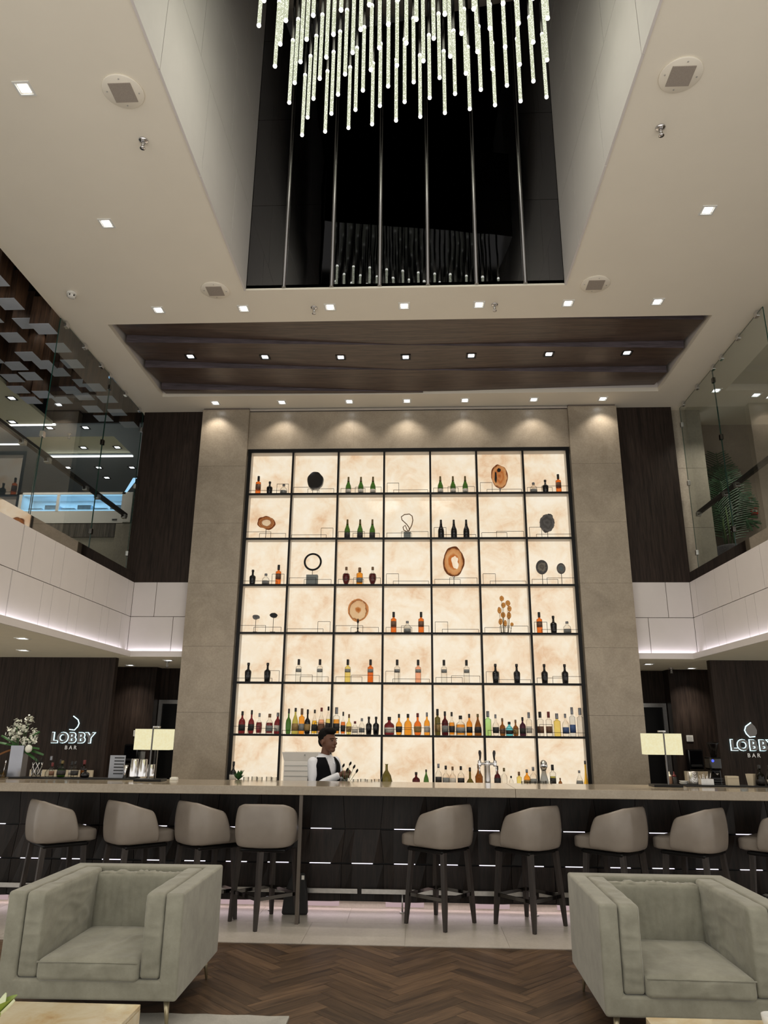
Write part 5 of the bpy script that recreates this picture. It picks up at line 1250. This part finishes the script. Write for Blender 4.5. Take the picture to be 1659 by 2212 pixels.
# ---- wall bits in the two recesses
for s, w in ((-1, 'left'), (1, 'right')):
    t = thing('paper_dispenser', 'black wall-mounted towel dispenser in the %s recess' % w, 'dispenser', (s * 4.24, 11.60, 1.09))
    MB().box(-.11, .11, -.12, 0, 0, .30).build('case', 'black_gloss', t, bevel=.02); MB().box(-.08, .08, -.125, -.119, .06, .09).build('slot', 'black_rubber', t)
    t = thing('wall_plate', 'small white wall plate above the %s towel dispenser' % w, 'wall plate', (s * 4.22, 11.60, 1.50))
    MB().box(-.05, .05, -.01, 0, 0, .09).build('plate', 'plastic_white', t, bevel=.003)
    for k in range(3): MB().box(-.035, .035, -.0115, -.010, .02 + k * .022, .024 + k * .022).build('printed_line', 'label_grey', t)
    t = thing('service_worktop', 'beige stone upstand worktop along the %s recess wall' % w, 'counter', (s * 4.55, 9.85, 0) if s < 0 else (s * 4.5, 11.35, 0))
    MB().box(-.45, .40, -.18, .16, .9, .94).build('top', 'counter_stone', t); MB().box(-.45, .40, .13, .16, .94, 1.085).build('upstand', 'beige_board', t); MB().box(-.44, .39, -.16, .16, 0, .9).build('cabinet', 'bar_wood', t)
t = thing('notice_card', 'pale card on the wall left of the left towel dispenser lamp', 'card', (-4.10, 11.59, 1.16))
MB().box(-.05, .05, -.006, .0, 0, .12).build('card', 'label_grey', t)
t = thing('coffee_grinder', 'black coffee grinder with blue display by the right sign wall', 'coffee grinder', (3.55, 9.0, .92))
MB().box(-.075, .075, -.10, .10, 0, .03).build('base', 'black_metal', t, bevel=.006); MB().box(-.055, .055, -.02, .09, .03, .30).build('body', 'black_gloss', t, bevel=.01)
MB().box(-.085, .05, -.09, .08, .30, .44).build('head', 'black_gloss', t, bevel=.02); MB().ball((-.05, -.092, .40), .016, 10, 6, s=(1, .3, 1)).build('display', 'screen_blue', t)
MB().lathe([(.03, .44), (.06, .58), (.065, .60), (.001, .605)], 14).build('hopper', 'glass_smoke', t); MB().tube([(-.02, -.06, .27), (-.02, -.14, .25)], .012, 8).build('fork', 'chrome', t)
wk = thing('coffee_station', 'dark cabinet carrying the coffee grinder at the right', 'cabinet', (3.55, 9.0, 0))
MB().box(-.4, .4, -.25, .25, 0, .90).build('body', 'bar_wood', wk); MB().box(-.41, .41, -.26, .26, .90, .92).build('top', 'black_metal', wk)

# ================================================================== BARTENDER
def limb(m, pts, rad, seg=12): m.tube(pts, rad, seg); [m.ball(p, r, seg, 8) for p, r in zip(pts, rad)]
def remesh(o, vox, smooth=3, shade=True):
    md = o.modifiers.new('join', 'REMESH'); md.mode = 'VOXEL'; md.voxel_size = vox; md.use_smooth_shade = shade
    if smooth: sm = o.modifiers.new('soften', 'SMOOTH'); sm.iterations = smooth; sm.factor = .5
pr = thing('person', 'bartender in white shirt and black waistcoat, head bowed, mixing a drink', 'person', (-.88, 8.30, 0), R(52))
# local: facing -Y, right hand at -X
sh_l, sh_r = Vector((.17, .01, 1.285)), Vector((-.17, .01, 1.285))
el_l, el_r = Vector((.235, -.05, 1.03)), Vector((-.225, -.05, 1.03))
wr_l, wr_r = Vector((.065, -.25, 1.14)), Vector((-.035, -.26, 1.165))
hc = Vector((0, -.045, 1.510))     # head centre
m = MB()
m.ball((0, 0, 1.0), .14, 16, 10, s=(1.05, .72, 1.1)); m.ball((0, 0, 1.20), .155, 16, 10, s=(1.08, .68, 1.15)); limb(m, [(-.15, .01, 1.27), (.15, .01, 1.27)], [.062, .062])
m.ball((0, .0, .88), .155, 16, 10, s=(1.05, .78, 1))
limb(m, [(0, .012, 1.28), (0, -.005, 1.36), (0, -.02, 1.43)], [.062, .052, .05])
# head: skull, face, jaw, nose, brow, ears
m.ball(hc + Vector((0, .02, .025)), .098, 20, 14, s=(.80, 1.0, 1.0)); m.ball(hc + Vector((0, -.035, -.03)), .075, 18, 12, s=(.88, .85, 1.15)); m.ball(hc + Vector((0, -.06, -.095)), .036, 14, 10, s=(1.1, .9, .8))
limb(m, [hc + Vector((0, -.092, .012)), hc + Vector((0, -.118, -.028))], [.010, .015], 10); m.ball(hc + Vector((0, -.112, -.033)), .017, 10, 8, s=(1.2, .7, .7))
m.ball(hc + Vector((0, -.078, .022)), .05, 14, 8, s=(1.1, .4, .28)); m.ball(hc + Vector((0, -.098, -.065)), .022, 12, 8, s=(1.2, .5, .55))
for s in (-1, 1): m.ball(hc + Vector((s * .082, .012, -.018)), .026, 12, 8, s=(.35, .75, 1.15))
for a, b_, c_ in ((sh_l, el_l, wr_l), (sh_r, el_r, wr_r)): limb(m, [a, a.lerp(b_, .5), b_, b_.lerp(c_, .4), c_], [.052, .045, .040, .037, .026])
for s, w, d in ((1, wr_l, (wr_l - el_l).normalized()), (-1, wr_r, (wr_r - el_r).normalized())):
    side = Vector((0, 0, 1)).cross(d).normalized(); up = d.cross(side) * -1
    pc = w + d * .05; m.ball(pc, .042, 14, 10, s=(.85, .95, .62))
    for k, (ln, off) in enumerate(((.070, -.028), (.080, -.009), (.074, .010), (.056, .028))):
        a = pc + d * .025 + side * off; b1 = a + d * ln * .5; b2 = b1 + d * ln * .22 - Vector((0, 0, .024)); b3 = b2 - d * ln * .12 - Vector((0, 0, .02))
        limb(m, [a, b1, b2, b3], [.0105, .0098, .009, .0075], 8)
    a = pc - d * .02 + side * (-s * .034); limb(m, [a, a + d * .03 + side * (-s * .022), a + d * .062 + side * (-s * .014) - Vector((0, 0, .012))], [.013, .0105, .0085], 8)
for s in (-1, 1): limb(m, [(s * .085, 0, .86), (s * .095, -.01, .48), (s * .10, .01, .10)], [.085, .060, .042]); limb(m, [(s * .10, .02, .06), (s * .105, -.12, .035)], [.045, .035])
body = m.build('body', 'skin', pr); remesh(body, .0065, 4)
m = MB()
m.ball((0, 0, 1.0), .150, 16, 10, s=(1.06, .74, 1.15)); m.ball((0, 0, 1.20), .165, 16, 10, s=(1.09, .70, 1.12)); limb(m, [(-.155, .01, 1.272), (.155, .01, 1.272)], [.064, .064])
for a, b_, c_ in ((sh_l, el_l, wr_l), (sh_r, el_r, wr_r)): limb(m, [a, a.lerp(b_, .5), b_, b_.lerp(c_, .45), b_.lerp(c_, .92)], [.060, .053, .050, .046, .038])
s_ = m.build('shirt', 'shirt', pr); remesh(s_, .010, 3)
m = MB(); m.tube([(.062 * math.cos(a) * 1.05, -.004 + .060 * math.sin(a), 1.345 - .022 * math.sin(a) * -1 * 1) for a in [2 * PI * i / 20 - PI / 2 for i in range(20)]], .016, 8, closed=True)
for s in (-1, 1): m.add([(s * .008, -.070, 1.325), (s * .055, -.085, 1.335), (s * .050, -.108, 1.265), (s * .016, -.098, 1.285), (s * .008, -.062, 1.325), (s * .055, -.075, 1.335), (s * .050, -.100, 1.265), (s * .016, -.090, 1.285)], [(0, 1, 2, 3), (7, 6, 5, 4), (0, 4, 5, 1), (1, 5, 6, 2), (2, 6, 7, 3), (3, 7, 4, 0)])
m.build('collar', 'shirt', s_)
# waistcoat: torso shell with a V open at the chest and arm holes
vs = []; fs = []; nr, na = 44, 72
for j in range(nr + 1):
    t = j / nr; z = .86 + .475 * t
    rx = .186 + .012 * math.sin(PI * t); ry = .128 + .014 * math.sin(PI * t)
    if t > .80: k = (t - .80) / .20; rx *= 1 - .30 * k * k; ry *= 1 - .40 * k * k
    da = .004 + max(0, t - .42) * .80                      # the V neck: each row starts further from the middle
    for i in range(na + 1):
        a = 1.5 * PI + da + (2 * PI - 2 * da) * i / na; vs.append((rx * math.cos(a), ry * math.sin(a) + .002, z))
for j in range(nr):
    for i in range(na):
        t = (j + .5) / nr; a = (1.5 * PI + 2 * PI * (i + .5) / na) % (2 * PI); op = .42 * min(1, max(0, t - .66) * 8)
        if t > .66 and (abs((a + PI) % (2 * PI) - PI) < op or abs(a - PI) < op): continue   # arm holes
        q = j * (na + 1) + i; fs.append((q, q + 1, q + na + 2, q + na + 1))
ve = MB().add(vs, fs, 0, True).build('waistcoat', 'vest', s_)
md = ve.modifiers.new('cloth', 'SOLIDIFY'); md.thickness = .006; md.offset = 1
m = MB(); m.ball((0, 0, .88), .165, 16, 10, s=(1.06, .80, .9))
for s in (-1, 1): limb(m, [(s * .088, 0, .84), (s * .097, -.01, .48), (s * .10, .01, .10)], [.098, .075, .062])
tr = m.build('trousers', 'trousers', pr); remesh(tr, .012, 2)
m = MB()
for s in (-1, 1): limb(m, [(s * .10, .03, .045), (s * .105, -.13, .035)], [.042, .038])
sh_ = m.build('shoes', 'black_gloss', pr); remesh(sh_, .008, 2)
# hair, eyes, brows, mouth
m = MB(); m.ball(hc + Vector((0, .035, .050)), .101, 20, 14, s=(.83, .98, .88)); m.ball(hc + Vector((0, -.03, .098)), .066, 16, 10, s=(1.02, 1.0, .62)); m.ball(hc + Vector((0, .085, -.005)), .058, 14, 10, s=(1.1, .6, 1.15))
for s in (-1, 1): m.ball(hc + Vector((s * .066, .025, .02)), .034, 10, 8, s=(.5, 1, 1.2))
h_ = m.build('hair', 'hair', pr); remesh(h_, .007, 2)
for s in (-1, 1):
    MB().ball(hc + Vector((s * .032, -.092, .000)), .009, 10, 6, s=(1.2, .5, .5)).build('eye', 'eye_dark', pr)
    MB().tube([hc + Vector((s * .014, -.103, .020)), hc + Vector((s * .035, -.099, .027)), hc + Vector((s * .056, -.080, .018))], .0032, 6).build('eyebrow', 'hair', pr)
MB().tube([hc + Vector((-.024, -.100, -.066)), hc + Vector((0, -.111, -.064)), hc + Vector((.024, -.100, -.066))], [.003, .0055, .003], 6).build('mouth', 'lip', pr)
for v in (pr,): v.scale = (1.0, 1.0, 1.0)
# ================================================================== GLASS SCREENS
for s, w in ((-1, 'left'), (1, 'right')):
    k = empty('trim_%d' % (4 if s < 0 else 5)); struct(k, 'polished dark steel kerb under the %s glass screen' % w)
    MB().box(min(s * 3.885, s * 4.10), max(s * 3.885, s * 4.10), 0.5, 10.0, 3.605, 3.74).build('kerb', 'kerb_steel', k)
    g = thing('glass_screen', 'frameless clear glass screen with steel clips on the %s balcony' % w, 'glass screen', (s * 4.02, 0, 3.74))
    def pane(y0, y1, z0, z1, nm):
        x0, x1 = -.006, .006
        vs = [(x0, y0, z0), (x1, y0, z0), (x1, y1, z0), (x0, y1, z0), (x0, y0, z1), (x1, y0, z1), (x1, y1, z1), (x0, y1, z1)]
        b_ = MB().add(vs, [(3, 0, 4, 7), (1, 2, 6, 5)], 0); b_.add(vs, [(0, 3, 2, 1), (4, 5, 6, 7), (0, 1, 5, 4), (2, 3, 7, 6)], 1)
        b_.build(nm, ['clear_pane', 'glass_edge'], g)
    pane(7.30, 8.755, 0, 2.47, 'pane'); pane(8.765, 9.985, 0, 2.47, 'pane')
    b2 = thing('glass_balustrade', 'waist-high clear glass balustrade on the near %s balcony' % w, 'balustrade', (s * 4.02, 0, 3.74)); g0 = g; g = b2
    pane(5.9, 7.27, 0, .80, 'pane'); pane(4.5, 5.88, 0, .80, 'pane'); pane(3.1, 4.48, 0, .80, 'pane')
    g = g0
    for y in (7.45, 7.95, 8.45, 8.72, 9.28, 9.82): MB().box(-.02, .02, y - .035, y + .035, 2.43, 2.499).build('ceiling_clip', 'chrome', g, bevel=.003)
    for z in (.28, 1.50, 2.30): MB().box(-.02, .02, 8.735, 8.785, z - .035, z + .035).build('joint_clip', 'dark_steel', g, bevel=.003)
    for z in (.28, 1.30, 2.2): MB().box(-.02, .02, 9.955, 9.999, z - .035, z + .035).build('wall_clip', 'brushed_steel', g, bevel=.003)
    for z in (1.0,): MB().box(-.02, .02, 7.27, 7.33, z - .035, z + .035).build('joint_clip', 'chrome', g, bevel=.003)
    h_ = thing('handrail', 'dark handrail on steel brackets behind the %s glass' % w, 'handrail', (s * 4.10, 0, 4.59))
    MB().box(-.022, .022, 3.1, 9.98, -.03, .03).build('rail', 'black_metal', h_, bevel=.006)
    for y in (4.0, 5.2, 6.5, 7.05, 7.60, 8.60, 8.95, 9.86):
        MB().ring([(-.01 - .06 * s, -.075), (-.01 + .0 * s, -.075), (-.01 + .0 * s, -.02), (-.01 - .06 * s, -.02)], [(-.018 - .045 * s, -.065), (-.014 - .0 * s, -.065), (-.014 - .0 * s, -.03), (-.018 - .045 * s, -.03)], y - .03, y + .03).build('bracket', 'brushed_steel', h_)

# ================================================================== UPPER FLOOR THINGS
t = thing('display_freezer', 'glass-fronted display freezer glowing blue on the left upper floor', 'freezer', (-5.40, 10.90, 4.52))
MB().box(-.87, .87, -.02, .40, .22, .42).box(-.87, .87, .36, .40, .42, .735).box(-.87, -.82, -.02, .36, .42, .735).box(.82, .87, -.02, .36, .42, .735).box(-.87, .87, -.02, .40, .70, .735).build('cabinet', 'white_lacquer', t)
for i, (a, b_) in enumerate(((-.82, -.245), (-.20, .82))): MB().box(a, b_, -.012, -.008, .43, .70).build('pane', 'clear_pane', t)
MB().box(-.245, -.20, -.025, .01, .42, .70).build('mullion', 'white_lacquer', t)
MB().box(-.81, .81, .0, .02, .685, .698).box(-.81, .81, .0, .02, .435, .448).box(-.81, .81, .345, .355, .56, .575).build('light_strip', 'freezer_light', t)
for k in range(6): MB().box(-.75 + k * .27, -.53 + k * .27, .08, .30, .425, .50 + .05 * (k % 2)).build('carton', 'frozen_goods', t)
area('freezer_lamp', (0, .17, .69), 1.5, .2, 5.0, (.32, .62, 1.0), (0, 0, 0), t)
MB().box(-.84, -.78, -.025, -.02, .26, .29).build('badge', 'label_blue', t); MB().box(.70, .78, -.025, -.02, .26, .285).build('badge', 'print_ink', t)
MB().box(.87, 1.0, -.03, .42, .225, .73).build('end_panel', 'white_lacquer', t, bevel=.01)
t = thing('buffet_counter', 'beige stone buffet counter with striped timber band under the freezer', 'counter', (-5.4, 11.1, 3.58))
MB().box(-1.4, 1.0, -.20, .3, 0, .92).build('body', 'mezz_stone', t); MB().box(-.60, .76, -.215, -.20, .93, 1.155).build('striped_band', 'stripe_panel', t); MB().box(-1.4, 1.0, -.19, .3, .92, 1.155).build('top_block', 'mezz_stone', t)
MB().box(.77, 1.02, -.22, .3, 0, 1.15).build('end_block', 'mezz_stone', t)
t = thing('angled_screen', 'slanted display screen on a black stand above the freezer end', 'screen', (-4.48, 11.0, 5.26))
MB().bar((.06, 0, 0), (.06, 0, .30), .02).build('stand', 'black_metal', t); MB().add([(-.12, -.02, .02), (-.10, -.02, .02), (.06, -.02, .27), (.0, -.02, .27), (-.12, .02, .02), (-.10, .02, .02), (.06, .02, .27), (.0, .02, .27)], [(0, 1, 2, 3), (7, 6, 5, 4), (0, 4, 5, 1), (1, 5, 6, 2), (2, 6, 7, 3), (3, 7, 4, 0)]).build('screen', 'freezer_light', t)
# palm in a woven pot
t = thing('potted_palm', 'tall potted palm in a dark woven pot behind the right glass', 'palm', (4.70, 10.47, 3.58))
MB().lathe([(.15, 0), (.17, .02), (.20, .35), (.195, .62), (.185, .65), (.165, .65), (.17, .60), (.001, .60)], 24).build('pot', 'wicker', t); MB().lathe([(.165, .60), (.001, .615)], 16).build('soil', 'soil', t)
for k in range(7): MB().tube([(.06 * math.cos(k * .9), .06 * math.sin(k * .9), .6), (.08 * math.cos(k * .9), .07 * math.sin(k * .9), 1.0), (.06 * math.cos(k * .9), .05 * math.sin(k * .9), 1.25)], [.016, .013, .009], 8).build('cane', 'palm_stem', t)
FR = [(95, 1.02, 1.95, .10), (150, .80, 1.55, .34), (30, .85, 1.6, .34), (175, .70, 1.25, .36), (5, .72, 1.30, .38), (120, .95, 1.75, .22), (60, .95, 1.78, .24), (200, .6, 1.02, .34), (340, .6, .98, .36), (260, .8, 1.5, .32), (290, .85, 1.65, .25), (230, .7, 1.25, .34), (320, .75, 1.35, .36)]
for (az, z0, z1, reach) in FR:
    z1 *= 1.09; reach *= .72
    a = R(az); dx, dy = math.cos(a), math.sin(a) * .30; m = MB(); pts = []
    for i in range(12):
        q = i / 11; pts.append(Vector((.05 * dx + reach * dx * q ** 1.2, .05 * dy + reach * dy * q ** 1.2, z0 + (z1 - z0) * math.sin(q * 1.9) / math.sin(1.9) if z1 - z0 < .62 else z0 + (z1 - z0) * (q ** .9 - .10 * q ** 3) / .90)))
    m.tube(pts, .005, 5)
    for i in range(3, 12):
        d = (pts[i] - pts[i - 1]).normalized(); w = .24 * math.sin(PI * (i - 1) / 12) + .04
        sd = d.cross(Vector((0, -1, .15))).normalized()
        for s in (-1, 1):
            for off in (0, .5):
                p = pts[i - 1].lerp(pts[i], off); petal(m, p, p + (sd * s * .80 + d * .62) * w + Vector((0, -.01, -.12 * w)), .011, -.02, n=3)
    m.build('frond', 'palm_leaf', t)
t = thing('fire_sign', 'red and white fire equipment sign on the upper right wall', 'sign', (5.19, 10.68, 4.94))
MB().box(-.045, .045, -.008, 0, 0, .115).build('plate', 'plastic_white', t); MB().box(-.038, .038, -.0095, -.008, .008, .107).build('red_field', 'plastic_red', t)
MB().box(-.028, -.002, -.011, -.0095, .02, .06).box(.006, .03, -.011, -.0095, .015, .055).tube([(-.015, -.011, .07), (.0, -.011, .09), (.02, -.011, .08)], .005, 6).build('pictogram', 'plastic_white', t)
t = thing('fire_alarm_box', 'red manual alarm box with white label under the fire sign', 'alarm box', (5.20, 10.68, 4.77))
MB().box(-.05, .05, -.05, 0, 0, .10).build('box', 'plastic_red', t, bevel=.008); MB().box(-.035, .035, -.054, -.049, .035, .07).build('label', 'plastic_white', t)
